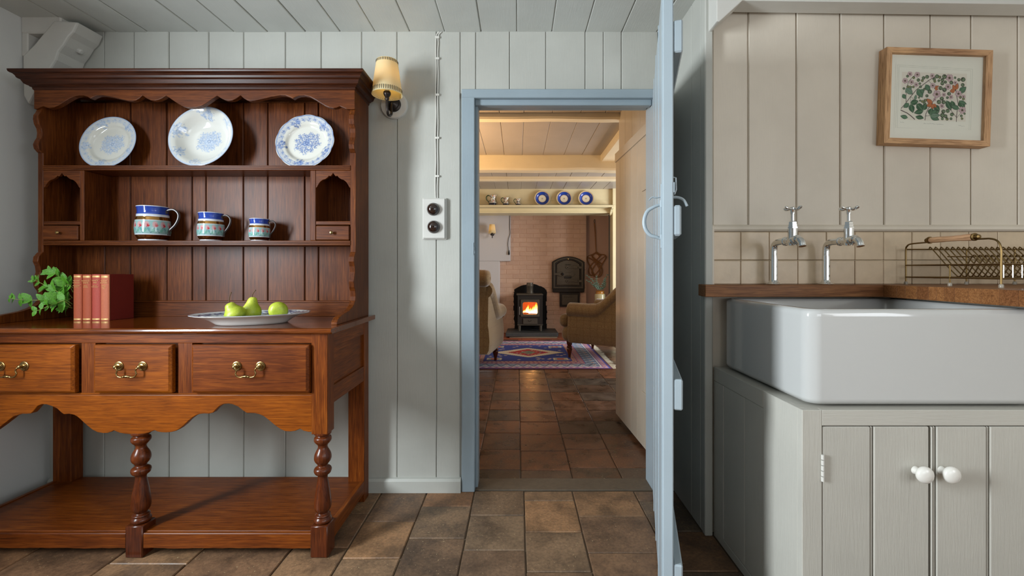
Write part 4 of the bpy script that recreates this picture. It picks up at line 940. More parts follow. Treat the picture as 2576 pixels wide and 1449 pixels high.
# ---------------------------------------------------------------- oval platter with pears
pc = Vector((-1.080, 1.800, zt+.0005)); pr = math.radians(22); a_, b2_ = .212, .135
def oval(name):
    N = 132; prof = [(0, .008), (.2, .008), (.4, .008), (.52, .0085), (.58, .012), (.64, .020), (.70, .026), (.76, .030), (.82, .0335), (.88, .037), (.93, .0395), (.97, .0415), (1.0, .0425), (1.0, .040), (.97, .0375), (.84, .030), (.72, .020), (.64, .008), (.60, .0005), (.57, .0), (.54, .003)]
    q_ = prof[:13]; pp = [q_[0]]
    for a1, b1 in zip(q_[:-1], q_[1:]):
        kk = max(1, int((b1[0]-a1[0])/.025))
        for t_ in range(1, kk+1): pp.append((a1[0]+(b1[0]-a1[0])*t_/kk, a1[1]+(b1[1]-a1[1])*t_/kk))
    prof = pp+prof[13:]; fr_ = len(pp); v = []; f = []
    for r, z in prof:
        for k in range(N):
            t_ = 2*math.pi*k/N; w_ = 1+(.018*abs(math.sin(t_*7)) if r > .9 else 0); e = .80; ct, st = math.cos(t_), math.sin(t_)
            v.append((a_*r*w_*abs(ct)**.9*(1 if ct > 0 else -1), b2_*r*w_*abs(st)**.9*(1 if st > 0 else -1), z))
    for i in range(len(prof)-1):
        for k in range(N): k2 = (k+1) % N; f.append((i*N+k, i*N+k2, (i+1)*N+k2, (i+1)*N+k))
    f.append(tuple(range((len(prof)-1)*N, len(prof)*N))); me = mesh(name, v, f)
    c = Canvas(500, 340, S(216, 220, 218)); r_ = random.Random(4); nv = (S(22, 34, 66), S(44, 62, 104), S(120, 140, 176))
    for k in range(40):
        t_ = 6.283*k/40; spray(c, 250+math.cos(t_)*218, 170+math.sin(t_)*146, 26, nv, r_, 5)
    spray(c, 250, 170, 90, nv, r_, 12)
    co = np.array(v); cols = c.sample(np.clip(co[:, 0]/a_*.5+.5, 0, 1), np.clip(co[:, 1]/b2_*.5+.5, 0, 1)); cols[np.arange(len(v)) >= fr_*N] = S(222, 221, 216); cols[:, 3] = 1
    cols[(np.arange(len(v)) >= (fr_-1)*N) & (np.arange(len(v)) < fr_*N)] = S(70, 84, 116)
    set_col(me, cols); me.shade_smooth(); return me
me = oval('platter'); plat = bpy.data.objects.new('platter', me); me.materials.append(M['vglaze']); C.objects.link(plat); plat.location = pc; plat.rotation_euler = (0, 0, pr)
tag(plat, 'oval navy and white patterned platter holding pears on the dresser top', 'platter')
def pear(loc, Mr, label, stemtip, h=.088, R_=.036, stem=True):
    q = [(0, 0), (.25, -.0), (.6, .03), (.88, .13), (1.0, .27), (.98, .40), (.86, .53), (.68, .64), (.54, .74), (.46, .84), (.36, .93), (.18, .99), (0, .975)]
    P = [(p.x*R_, p.y*h) for p in spline([(r, z, 0) for r, z in q], 3)]
    P = [(max(0, r), z) for r, z in P]; g = MB(); g.lathe(P, 32, cap=False)
    for v in g.v:
        n_ = noise.noise(v*22+Vector(loc)*9)*.0028; v.x += n_+(v.z/h)**2*.004; v.y += n_
    LOCAL[0] = True
    o = g.build('pear', M['pear']); o.location = loc; o.rotation_euler = Mr
    if stem:
        sm_ = MB().tube(spline(stemtip, 5), [.0018]*(5*(len(stemtip)-1))+[.0026], 8); sm_.build('stem', M['twig'], o)
    LOCAL[0] = False
    tag(o, label, 'pear', 'green pears on the platter')
zf = zt+.010
pear(W(591, 797, 1.76)+Vector((0, 0, 0)), (0.15, -.45, 0.3), 'squat green pear with a tall stem, leftmost on the platter', [(.004, 0, .068), (.009, 0, .082), (.018, .0, .096), (.030, 0, .108)], .074, .040)
bpy.context.view_layer.update()
pear((X(631, 1.83), 1.83, zf+.002), (-.05, .02, 0.0), 'upright green pear standing behind the squat one', [(.004, 0, .088), (.001, 0, .098), (.005, 0, .110), (.014, 0, .122)], .094, .037)
pear((X(703, 1.80), 1.79, zf+.037), (math.radians(-82), 0, .5), 'green pear lying on its side, rightmost on the platter', [(0, 0, .078), (.002, 0, .09)], .086, .036, False)
for o in bpy.data.objects:
    if o.name == 'pear': o.location = (X(599, 1.765), 1.765, zf+.010)
# ---------------------------------------------------------------- things on the kitchen's back wall
sw = empty('light_switch', (X(1095, YB), YB-.004, Z(602, YB)), 'white painted board with two round brown dolly switches', 'switch')
MB().bbox(X(1066, YB), X(1122, YB), YB-.026, YB-.003, Z(601, YB), Z(501, YB), .004).build('pattress', M['trimw'], sw)
MB().bbox(X(1064, YB), X(1124.5, YB), YB-.012, YB-.003, Z(603, YB), Z(499, YB), .003).build('back_plate', M['trimw'], sw)
for px, py in ((1090, 526.5), (1091, 571)):
    d = MB().lathe([(.031, 0), (.031, .004), (.0295, .006), (.027, .016), (.020, .024), (.010, .028), (0, .029)], 32, T(X(px, YB-.026), YB-.026, Z(py, YB-.026))@Rx(math.pi/2)).build('switch_dome', M['bake'], sw)
    MB().lathe([(.004, 0), (.0035, .008), (.0055, .012), (.004, .016), (0, .017)], 12, T(X(px, YB-.05), YB-.050, Z(py, YB-.05))@Rx(math.pi/2-.5)).build('toggle', M['bake'], d)
cb_ = empty('wall_cable', (X(1100, YB), YB-.004, Z(499, YB)), 'twin white painted cables clipped down the boarded wall to the switch', 'cable')
for dx in (-2.6, 2.6):
    P = [(X(1108+dx, YB), YB-.006, Z(82, YB)), (X(1102+dx, YB), YB-.006, Z(88, YB)), (X(1100+dx, YB), YB-.006, Z(100, YB))]
    for k in range(14): y_ = 100+400*k/13+10*(k == 0); P.append((X(1100+dx-1.6*k/13+.7*math.sin(k*1.7+dx), YB), YB-.006, Z(y_, YB)))
    MB().tube(spline(P, 3), .0028, 6).build('cable', M['cable'], cb_)
for y_ in (96, 149, 240, 348, 444): MB().bbox(X(1095.5, YB), X(1106, YB), YB-.012, YB-.002, Z(y_+2.5, YB), Z(y_-2.5, YB), .0015).build('clip', M['cable'], cb_)
def shade_mat(name, es):
    m, nt, b = new_mat(name); out = [n for n in nt.nodes if n.type == 'OUTPUT_MATERIAL'][0]
    tr = nd(nt, 'ShaderNodeBsdfTranslucent'); tr.inputs[0].default_value = S(246, 230, 178); b.inputs['Base Color'].default_value = S(232, 224, 188); b.inputs['Roughness'].default_value = .7
    mx = nd(nt, 'ShaderNodeMixShader'); mx.inputs[0].default_value = .45; nt.links.new(b.outputs[0], mx.inputs[1]); nt.links.new(tr.outputs[0], mx.inputs[2]); nt.links.new(mx.outputs[0], out.inputs[0]); return m
M['shade'] = shade_mat('parchment_shade', 1)
def sconce(xw, yw, zw, proj, k, label, dash=True, power=1.4):
    """k scales the fitting; (xw, yw, zw) is the middle of the back plate on the wall"""
    r_ = empty('wall_lamp', (xw, yw, zw), label, 'wall lamp')
    if dash: MB().lathe([(.066*k, 0), (.066*k, .010*k), (.062*k, .016*k), (.050*k, .018*k), (0, .018*k)], 40, T(xw, yw, zw)@Rx(math.pi/2)).build('pattress', M['trimw'], r_)
    MB().lathe([(.036*k, 0), (.035*k, .006*k), (.028*k, .009*k), (.026*k, .016*k), (.014*k, .022*k), (.008*k, .028*k), (0, .029*k)], 32, T(xw, yw-(.018*k if dash else 0), zw)@Rx(math.pi/2)).build('back_plate', M['black'], r_)
    ys = yw-proj
    pts = spline([(xw, yw-.03*k, zw), (xw, yw-.05*k, zw-.010*k), (xw, (yw+ys)/2+.005*k, zw-.060*k), (xw, ys+.022*k, zw-.080*k), (xw, ys+.004*k, zw-.066*k), (xw, ys, zw-.035*k), (xw, ys, zw-.004*k)], 6)
    MB().tube(pts, .0062*k, 10).build('arm', M['black'], r_)
    MB().lathe([(.007, -.020), (.010, -.014), (.009, -.006), (.014, .002), (.017, .008), (.017, .016), (.015, .020), (0, .020)], 24, T(xw, ys, zw)@Matrix.Scale(k, 4)).build('lamp_holder', M['black'], r_)
    MB().lathe([(.011, .020), (.011, .060), (0, .061)], 20, T(xw, ys, zw)@Matrix.Scale(k, 4)).build('candle_tube', M['trimw'], r_)
    MB().lathe([(.006, .060), (.016, .080), (.018, .095), (.010, .112), (0, .118)], 20, T(xw, ys, zw)@Matrix.Scale(k, 4)).build('bulb', plain('warm_bulb', S(255, 230, 180), .3, emit=S(255, 205, 120), es=9.0), r_)
    z0, z1, r0, r1 = zw+.004*k, zw+.161*k, .069*k, .0475*k
    sh = MB().lathe([(r0, z0), (r1, z1), (r1-.001, z1), (r0-.001, z0), (r0, z0)], 48, T(xw, ys, 0), cap=False).build('lamp_shade', M['shade'], r_)
    if dash:
        g = MB()
        for zc_, hh, n_ in ((z0+.014, .010, 46), (z1-.009, .006, 40)):
            for j in range(n_):
                a = 6.283*j/n_; rr = r0+(r1-r0)*(zc_-z0)/(z1-z0)+.0006; g.bbox(-.0014, .0014, -.0006, .0006, -hh, hh, .0003, M=T(xw+rr*math.cos(a), ys+rr*math.sin(a), zc_)@Rz(a+math.pi/2))
        s_ = g.build('stitching', plain('dark_stitching', S(60, 52, 36), .7), sh); s_['kind'] = 'stuff'
    p = point('lamp_light', (xw, ys, zw+.095*k), power, (1.0, .72, .36), .018*k); p.parent = r_; p.location = p.location-base_of(r_)
    return r_
sconce(X(993, YB), YB-.001, Z(267, YB), .125, 1.0, 'wall lamp with cream shade on a black arm beside the dresser', True, .32)

# ---------------------------------------------------------------- sink unit
cab = empty('sink_cabinet', (1.2, 1.5, 0), 'painted cabinet with boarded doors and white knobs under the sink', 'cabinet')
YC = 1.24; cz = .687
fx = lambda px: X(px, YC)
MB().bbox(.800, fx(2068), YC, YC+.022, 0, cz, .0015).build('stile', M['cab'], cab)
MB().bbox(fx(2068), 2.20, YC, YC+.022, Z(1073, YC)+.002, cz, .0015).build('top_rail', M['cab_h'], cab)
MB().bbox(fx(2068), 2.20, YC, YC+.022, 0, .05, .0015).build('plinth', M['cab_h'], cab)
def cab_door(x0, x1, groove, knobpx, kz_, hinge):
    d = empty('door', (x0, YC, .05)); d.parent = cab; d.location = Vector((x0, YC, .05))-base_of(cab)
    z0, z1 = .053, Z(1073, YC)-.001
    e = [x0+.0015]+groove+[x1-.0015]
    for i, (a, b_) in enumerate(zip(e[:-1], e[1:])):
        MB().bbox(a+.0006, b_-(.0006 if i == len(e)-2 else .010), YC+.001, YC+.02, z0, z1, .0025).build('plank', M['cab'], d)
        if i < len(e)-2: MB().bbox(b_-.0085, b_-.0018, YC+.003, YC+.02, z0, z1, .0022).build('bead', M['cab'], d)
    xk = X(knobpx, YC)
    MB().lathe([(.0115, -.001), (.0105, .004), (.0085, .010), (.0100, .016), (.0170, .019), (.0220, .0235), (.0232, .029), (.0215, .0345), (.0160, .0385), (.008, .0405), (0, .041)], 32, T(xk, YC, kz_)@Rx(math.pi/2)).build('knob', M['knobw'], d)
    if hinge:
        h = MB()
        for k in range(5): h.lathe([(.0042, .0005), (.0042, .0135)], 12, T(x0, YC-.003, Z(1210, YC)+.0145*k*1.06))
        h.build('hinge', M['trimw'], d)
cab_door(fx(2068), fx(2340), [fx(2199)], 2303, Z(1183, YC), True)
cab_door(fx(2340)+.002, 1.465, [fx(2357), fx(2492)], 2369, Z(1183, YC), False)
MB().bbox(1.467, 1.53, YC, YC+.022, .05, Z(1073, YC), .0015).build('stile', M['cab'], cab)
cab_door(1.532, 1.86, [1.68], 2900, Z(1183, YC), False)
MB().bbox(1.862, 2.20, YC, YC+.022, .05, Z(1073, YC), .0015).build('end_panel', M['cab'], cab)
# boarded left side: frame with narrow boards let in
xs0 = .800
MB().bbox(xs0, xs0+.02, 1.437, 1.80, .632, cz, .0012).build('side_rail', M['cab_h'], cab)
MB().bbox(xs0, xs0+.02, 1.437, 1.80, 0, .033, .0012).build('side_rail', M['cab_h'], cab)
MB().bbox(xs0, xs0+.02, YC+.0222, 1.436, 0, cz, .0012).build('side_stile', M['cab'], cab)
MB().bbox(xs0, xs0+.02, 1.716, 1.80, .034, .631, .0012).build('side_stile', M['cab'], cab)
for a, b_ in ((1.438, 1.557), (1.559, 1.715)): MB().bbox(xs0+.0015, xs0+.02, a, b_, .034, .631, .0016).build('plank', M['cab'], cab)
MB().box(.802, 2.19, YC+.004, 1.80, .672, .6865).build('cabinet_top', M['cab_h'], cab)
MB().bbox(1.535, 2.20, YC+.002, 1.80, .6868, .975, .002).build('upper_carcass', M['cab_h'], cab)
dr_ = MB().bbox(1.56, 2.175, YC-.012, YC+.002, .715, .95, .003).build('drawer', M['cab_h'], cab)
MB().lathe([(.0105, 0), (.0085, .010), (.0170, .019), (.0232, .029), (.0160, .0385), (0, .041)], 24, T(1.867, YC-.012, .83)@Rx(math.pi/2)).build('knob', M['knobw'], dr_)
# fireclay sink
def rrect(x0, x1, y0, y1, r, n=8):
    P = []
    for cx_, cy_, a0 in ((x1-r, y0+r, -90), (x1-r, y1-r, 0), (x0+r, y1-r, 90), (x0+r, y0+r, 180)):
        for k in range(n+1): a = math.radians(a0+90*k/n); P.append((cx_+r*math.cos(a), cy_+r*math.sin(a)))
    return P
sx0, sx1, sy0, sy1, sz0, sz1 = .833, 1.50, 1.262, 1.79, .693, .968
levels = [(0.022, sz0, .03), (.006, sz0+.003, .034), (0, sz0+.014, .038), (0, sz0+.018, .038), (0, sz0+.10, .038), (0, sz1-.022, .038), (0, sz1-.016, .038), (.0016, sz1-.008, .037), (.006, sz1-.002, .034), (.012, sz1, .030), (.024, sz1, .022), (.030, sz1-.003, .018), (.034, sz1-.010, .016), (.036, sz1-.10, .016), (.040, sz0+.06, .018), (.055, sz0+.038, .03), (.09, sz0+.030, .04), (.2, sz0+.026, .04)]
v = []; f = []; n = None
for ins, z, r in levels:
    L_ = rrect(sx0+ins, sx1-ins, sy0+ins, sy1-ins, r+.001); n = len(L_); v += [(a, b_, z) for a, b_ in L_]
for i in range(len(levels)-1):
    for k in range(n): k2 = (k+1) % n; f.append((i*n+k, i*n+k2, (i+1)*n+k2, (i+1)*n+k))
f.append(tuple(reversed(range(n)))); f.append(tuple(range((len(levels)-1)*n, len(levels)*n)))
sink = link('sink', mesh('sink', v, f), M['ceramic'], smooth=True)
tag(sink, 'deep white fireclay butler sink with rounded corners above the cabinet', 'sink')
bm = bmesh.new(); bm.from_mesh(sink.data); bmesh.ops.recalc_face_normals(bm, faces=bm.faces[:]); bm.to_mesh(sink.data); bm.free(); sink.data.shade_smooth()
MB().lathe([(.045, 0), (.043, .003), (.03, .002), (0, .001)], 24, T(1.17, 1.55, sz0+.026)).build('waste', M['chrome'], sink)
# butcher block worktop: staves of its own
wt = empty('worktop', (1.5, 1.7, .975), 'dark wooden block worktop running behind and beside the sink', 'worktop')
wz0, wz1 = .976, 1.023
MB().bbox(.733, 2.44, 1.722, 1.770, wz0, wz1, .002).build('stave', M['butcher'], wt)
MB().bbox(.745, 2.44, 1.7705, 1.8195, wz0, wz1, .002).build('stave', M['butcher'], wt)
y_ = 1.722
for w_ in (.060, .036, .048, .044, .030, .028, .034, .044, .040, .05, .05, .05):
    if y_-w_ < 1.19: break
    MB().bbox(1.428, 2.44, y_-w_+.0002, y_-.0002, wz0, wz1, .0008).build('stave', M['butcher'], wt); y_ -= w_

# ---------------------------------------------------------------- pillar taps
def tap(xb, label):
    yb = 1.757; r = empty('tap', (xb, yb, wz1), label, 'tap')
    MB().lathe([(.026, 0), (.027, .003), (.024, .006), (.018, .010), (.0145, .018)], 28, T(xb, yb, wz1)).build('flange', M['chrome'], r)
    zc_ = 1.190; rb = .0128
    P = spline([(xb, yb, wz1+.01), (xb, yb, wz1+.05), (xb, yb, wz1+.10), (xb, yb, zc_-.033), (xb, yb-.004, zc_-.014), (xb, yb-.016, zc_-.003), (xb, yb-.034, zc_), (xb, yb-.062, zc_), (xb, 1.672, zc_)], 4)
    MB().tube(P, [.0140]*10+[rb]*(len(P)-10), 20).build('standpipe', M['chrome'], r)
    yt = 1.637
    b = MB(); b.lathe([(.0165, 0), (.0175, .003), (.0165, .008), (.0145, .010), (.0140, .018), (.0155, .020), (.0155, .026)], 24, T(xb, 1.684, zc_)@Rx(math.pi/2)).build('union', M['chrome'], r)
    b = MB(); b.tube(spline([(xb, 1.672, zc_), (xb, 1.655, zc_-.001), (xb, yt, zc_-.002), (xb, yt-.020, zc_+.004), (xb, yt-.038, zc_+.002), (xb, yt-.052, zc_-.010), (xb, yt-.057, zc_-.024)], 5), [.0135]*4+[.0150]*5+[.0175]*5+[.0150]*5+[.0125]*5+[.0118]*6+[.0125], 22)
    b.lathe([(.0150, zc_-.018), (.0175, zc_-.006), (.0168, zc_+.010), (.0155, zc_+.022), (.0162, zc_+.040), (.0160, zc_+.0455)], 28, T(xb, yt, 0)); b.build('body', M['chrome'], r)
    b = MB(); b.lathe([(.0172, .0455), (.0172, .0505), (.0150, .0515), (.0148, .060), (.0134, .061), (.0134, .0685), (.0120, .070), (.010, .0725), (.006, .073)], 6, T(xb, yt, zc_), sm=False); b.build('bonnet', M['chrome'], r)
    MB().lathe([(.0058, .073), (.0058, .098), (.0074, .099), (.0080, .110), (.0095, .1125), (.0095, .122), (.006, .1255), (0, .126)], 20, T(xb, yt, zc_)).build('spindle', M['chrome'], r)
    hz = zc_+.1175
    for a in (.35, .35+math.pi/2, .35+math.pi, .35-math.pi/2):
        d = Vector((math.cos(a), math.sin(a), 0)); P = [Vector((xb, yt, hz))+d*q+Vector((0, 0, h_)) for q, h_ in ((.006, 0), (.013, -.001), (.019, -.001), (.026, .001), (.032, .004), (.036, .006))]
        MB().tube(P, [.0046, .0036, .0046, .0060, .0058, .0030], 12).build('handle_arm', M['chrome'], r)
tap(X(1946.5, 1.757), 'chrome pillar tap with cross handle, left of the pair above the sink')
tap(X(2078, 1.757), 'chrome pillar tap with cross handle, right one nearer the dish rack')

# ---------------------------------------------------------------- brass wire dish rack
rk = empty('dish_rack', (1.9, 1.6, wz1), 'antique brass wire dish rack with wooden grip on the worktop', 'dish rack')
xe0, xe1, ya, yb_ = 1.562, 2.12, 1.775, 1.425
zt_ = wz1+.007
def foot(x, y): MB().lathe([(.0062, 0), (.0066, .002), (.0066, .009), (.0048, .012), (.0030, .0125)], 14, T(x, y, wz1)).build('foot', M['rubber'], rk)
for xe_ in (xe0, xe1):
    zT_ = 1.184
    P = [(xe_, ya, zt_), (xe_, ya, 1.10), (xe_, ya, zT_-.022), (xe_, ya-.006, zT_-.007), (xe_, ya-.020, zT_), (xe_, ya-.06, zT_+.002), (xe_, (ya+yb_)/2, zT_+.003), (xe_, yb_+.06, zT_+.002), (xe_, yb_+.030, zT_), (xe_, yb_+.010, zT_-.010), (xe_, yb_, zT_-.035), (xe_, yb_, 1.10), (xe_, yb_, zt_)]
    MB().tube(spline(P, 5), .0030, 8).build('end_hoop', M['brass_d'], rk)
    for z_ in (1.100, 1.053): MB().tube([(xe_, ya, z_), (xe_, yb_, z_)], .0027, 8).build('end_bar', M['brass_d'], rk)
    ym = (ya+yb_)/2-.006; MB().tube([(xe_, ym, 1.100), (xe_, ym, zt_)], .0026, 8).build('centre_leg', M['brass_d'], rk)
    for y_ in (ya, ym, yb_): foot(xe_, y_)
    gx, gy0, gy1, gz = xe_, ya-.105, yb_+.085, zT_+.010
    Lg = gy0-gy1
    MB().lathe([(.0085, 0), (.0105, .006), (.0112, Lg*.18), (.0098, Lg*.45), (.0104, Lg*.7), (.0125, Lg*.92), (.0118, Lg)], 20, T(gx, gy0, gz)@Rx(math.pi/2)).build('grip', M['lightoak_y'], rk)
    for yy_, s_ in ((gy0, 1), (gy1, -1)):
        MB().lathe([(.0135, 0), (.0135, .004), (.008, .006), (.0095, .012), (.0075, .017), (0, .019)], 18, T(gx, yy_, gz)@Rx(-s_*math.pi/2)).build('ferrule', M['brass_d'], rk)
for y_, z_ in ((ya, 1.164), (ya, 1.10), (ya-.001, 1.053), (yb_, 1.10), (yb_, 1.053), (1.602, 1.130), (1.656, 1.052)):
    MB().tube([(xe0, y_, z_), (xe1, y_, z_)], .0029 if z_ > 1.16 else .0024, 8).build('rail', M['brass_d'], rk)
for x in (1.806, 2.0): MB().tube([(x, ya, 1.164), (x, ya, zt_)], .0028, 8).build('back_leg', M['brass_d'], rk); foot(x, ya)
LOCAL[0] = True
wire = MB().tube(spline([(0, ya-.001, 1.161), (0, ya-.003, 1.169), (0, ya-.012, 1.168), (0, 1.70, 1.098), (0, 1.665, 1.063), (0, 1.655, 1.057), (0, 1.645, 1.063), (0, 1.612, 1.120), (0, 1.603, 1.133), (0, 1.594, 1.134), (0, 1.586, 1.124), (0, 1.575, 1.108)], 3), .0021, 6)
w0 = wire.build('plate_wire', M['brass_d'], rk); LOCAL[0] = False
w0.location = Vector((1.654, 0, 0))-base_of(rk)
for k in range(1, 20):
    c = w0.copy(); C.objects.link(c); c.location = Vector((1.654+.0225*k, 0, 0))-base_of(rk)
for k in range(11):
    x = 1.625+.031*k*1.0; MB().tube([(x, yb_+.05, 1.10), (x, yb_+.05, 1.055)], .0016, 6).build('cutlery_bar', M['chrome'], rk)
MB().tube([(1.60, yb_+.05, 1.10), (xe1, yb_+.05, 1.10)], .0022, 6).build('cutlery_rail', M['brass_d'], rk)
MB().tube([(1.69, yb_+.0, 1.077), (xe1, yb_+.0, 1.077)], .0020, 6).build('cutlery_rail', M['brass_d'], rk)

# ---------------------------------------------------------------- framed print
pic = empty('picture', (1.696, 1.815, 1.780), 'light oak box frame with a print of brambles and orange butterflies', 'picture'); pic.rotation_euler = (0, math.radians(1.8), 0)
LOCAL[0] = True
pw_, ph_, dp = .428, .388, .043; fw = .0225
g0 = -.0
for nm, poly in (('top', [(-pw_/2, ph_/2), (pw_/2, ph_/2), (pw_/2-fw, ph_/2-fw), (-pw_/2+fw, ph_/2-fw)]), ('bottom', [(-pw_/2, -ph_/2), (pw_/2, -ph_/2), (pw_/2-fw, -ph_/2+fw), (-pw_/2+fw, -ph_/2+fw)])):
    MB().prism(poly, 'y', -.038, .002).build('frame_side', M['lightoak'], pic, bevel=.0006)
for sx_ in (-1, 1):
    MB().prism([(sx_*pw_/2, ph_/2), (sx_*pw_/2, -ph_/2), (sx_*(pw_/2-fw), -ph_/2+fw), (sx_*(pw_/2-fw), ph_/2-fw)], 'y', -.038, .002).build('frame_side', M['lightoak_z'], pic, bevel=.0006)
iw, ih = pw_-2*fw, ph_-2*fw
MB().box(-iw/2, iw/2, -.022, -.018, -ih/2, ih/2).build('mount', plain('ivory_mount', S(240, 238, 224), .8), pic)
gl = MB().add([(-iw/2, -.0335, -ih/2), (iw/2, -.0335, -ih/2), (iw/2, -.0335, ih/2), (-iw/2, -.0335, ih/2)], [(0, 1, 2, 3)])
def glass_mat():
    m, nt, b = new_mat('picture_glass'); out = [n for n in nt.nodes if n.type == 'OUTPUT_MATERIAL'][0]
    tr = nd(nt, 'ShaderNodeBsdfTransparent'); gl_ = nd(nt, 'ShaderNodeBsdfGlossy'); gl_.inputs['Roughness'].default_value = .01; fr_ = nd(nt, 'ShaderNodeFresnel'); fr_.inputs[0].default_value = 1.5
    mx = nd(nt, 'ShaderNodeMixShader'); nt.links.new(fr_.outputs[0], mx.inputs[0]); nt.links.new(tr.outputs[0], mx.inputs[1]); nt.links.new(gl_.outputs[0], mx.inputs[2]); nt.links.new(mx.outputs[0], out.inputs[0]); return m
M['glass'] = glass_mat(); gl.build('glass', M['glass'], pic, recalc=False)
# the print itself, painted on a fine grid; source units: 1200 x 1090 across the mount
U0, U1, V0, V1 = 90, 1090, 110, 945; cw, ch = 700, 585; k_ = cw/(U1-U0)
cv_ = Canvas(cw, ch, S(240, 238, 224)); q = lambda x, y: ((x-200-U0)*k_, (y-165-V0)*k_)
def qline(pts, w, col, al=1): cv_.line([q(*p) for p in pts], w*k_, col, al)
grey = S(186, 188, 172)
for r4 in ((310, 298, 1265, 1130), (330, 318, 1243, 1108)): qline([(r4[0], r4[1]), (r4[2], r4[1]+26), (r4[2], r4[3]+14), (r4[0], r4[3]), (r4[0], r4[1])], 1.6, grey, .35)
x_, y_ = q(370, 385); x2_, y2_ = q(1195, 1005); cv_.rect(x_, y_, x2_, y2_, S(226, 214, 196), .5)
br_ = S(84, 62, 58); dg, mg, lg = S(44, 92, 58), S(72, 116, 84), S(116, 144, 122); pk = S(206, 178, 180); ol = S(140, 148, 90)
for P, w in (([(372, 858), (420, 800), (490, 700), (560, 610), (640, 545), (720, 480), (800, 430)], 7), ([(432, 770), (430, 690), (436, 590), (455, 510), (510, 445), (560, 410)], 5), ([(370, 880), (450, 915), (500, 950), (548, 992)], 9), ([(680, 998), (688, 920), (712, 860), (750, 800), (800, 705)], 7), ([(690, 945), (760, 935), (820, 930)], 4), ([(1078, 1005), (1082, 900), (1096, 780), (1074, 680), (1060, 600)], 7), ([(1078, 950), (1030, 890), (975, 830)], 5), ([(490, 700), (488, 790)], 3), ([(490, 700), (560, 760), (640, 800)], 3), ([(1080, 960), (1140, 880)], 3), ([(700, 480), (760, 540), (860, 560)], 3), ([(1075, 680), (1150, 640)], 3)): qline(P, w*.62, br_)
r_ = random.Random(9)
def qleaf(x, y, L, w, a, col): xx, yy = q(x, y); cv_.leaf(xx, yy, L*k_*1.06, (w+3)*k_*.5*1.1, math.radians(a), S(26, 50, 36)); cv_.leaf(xx, yy, L*k_, w*k_*.5, math.radians(a), col, 1, S(96, 132, 96))
for a in ((575, 600, 120, 84, 60, mg), (490, 790, 100, 70, -20, dg), (470, 790, 84, 60, 140, mg), (490, 800, 110, 72, 72, dg), (570, 790, 110, 80, 48, dg), (655, 870, 90, 70, -70, dg), (655, 880, 115, 66, 165, dg), (460, 975, 92, 52, -168, mg), (660, 970, 98, 52, 188, dg), (560, 960, 98, 46, 10, dg), (740, 930, 90, 80, -72, dg), (750, 935, 120, 66, -28, mg), (745, 940, 120, 70, 24, mg), (760, 940, 110, 60, -55, mg), (750, 945, 116, 62, -8, lg), (945, 740, 130, 72, 62, dg), (1010, 740, 110, 66, 72, dg), (1110, 840, 110, 60, 200, mg), (1110, 735, 110, 86, 55, dg), (1105, 740, 100, 46, 20, mg), (1105, 630, 110, 74, -42, mg), (790, 810, 90, 70, 38, dg), (675, 540, 100, 66, 58, mg), (420, 650, 110, 66, -45, lg), (440, 610, 90, 70, 40, lg), (385, 675, 70, 52, 52, mg), (545, 745, 70, 34, -80, lg), (620, 600, 60, 50, 60, mg)): qleaf(*a)
def qdisc(x, y, r, col, al=1): xx, yy = q(x, y); cv_.ell(xx, yy, r*k_, r*k_, col, 0, al)
def flower(x, y, r, col):
    for j in range(5):
        a = j*1.2566+.4; qdisc(x+math.cos(a)*r*.6, y+math.sin(a)*r*.6, r*.50, S(120, 84, 92)); qdisc(x+math.cos(a)*r*.6, y+math.sin(a)*r*.6, r*.44, col)
    qdisc(x, y, r*.36, S(112, 92, 62)); qdisc(x, y, r*.2, S(60, 44, 36))
def berry(x, y, r, col):
    qdisc(x, y, r, S(52, 62, 40))
    for j in range(9): a = r_.random()*6.28; d = r*.55*r_.random()**.5; qdisc(x+math.cos(a)*d, y+math.sin(a)*d, r*.30, col, .9)
for x, y, r in ((470, 410, 30), (565, 415, 34), (412, 500, 34), (495, 515, 30), (555, 545, 28), (755, 425, 30), (975, 445, 46), (960, 560, 36), (765, 550, 32), (820, 660, 48), (1095, 645, 40), (910, 665, 26), (1000, 690, 28), (890, 810, 30), (1150, 855, 44), (1160, 680, 24), (795, 730, 20), (1050, 505, 24)): flower(x, y, r, pk)
for x, y, r in ((520, 455, 18), (440, 440, 18), (580, 485, 22), (645, 455, 22), (690, 440, 24), (630, 490, 18), (780, 465, 22), (815, 430, 26), (850, 440, 20), (790, 495, 18), (840, 485, 18), (910, 430, 30), (885, 475, 24), (925, 500, 20), (1000, 505, 24), (1045, 440, 16), (1095, 465, 22), (1148, 460, 30), (1145, 530, 24), (885, 520, 24), (865, 580, 26), (915, 600, 28), (975, 650, 24), (730, 630, 28), (695, 685, 20), (885, 715, 26), (850, 760, 28), (910, 760, 26), (955, 700, 18), (910, 880, 26), (965, 870, 26), (1020, 915, 24), (900, 930, 30), (940, 940, 24), (960, 975, 20), (1010, 970, 18), (900, 975, 18), (640, 760, 18), (675, 745, 20), (665, 780, 18), (610, 750, 14), (595, 710, 14), (400, 600, 16), (450, 575, 18), (480, 575, 14), (520, 575, 16), (600, 530, 16), (610, 570, 18), (660, 600, 18), (1120, 690, 18), (1160, 710, 18), (1140, 930, 18), (1150, 965, 16), (1180, 900, 14)): berry(x, y, r, ol if r < 22 and r_.random() < .6 else S(112, 136, 100))
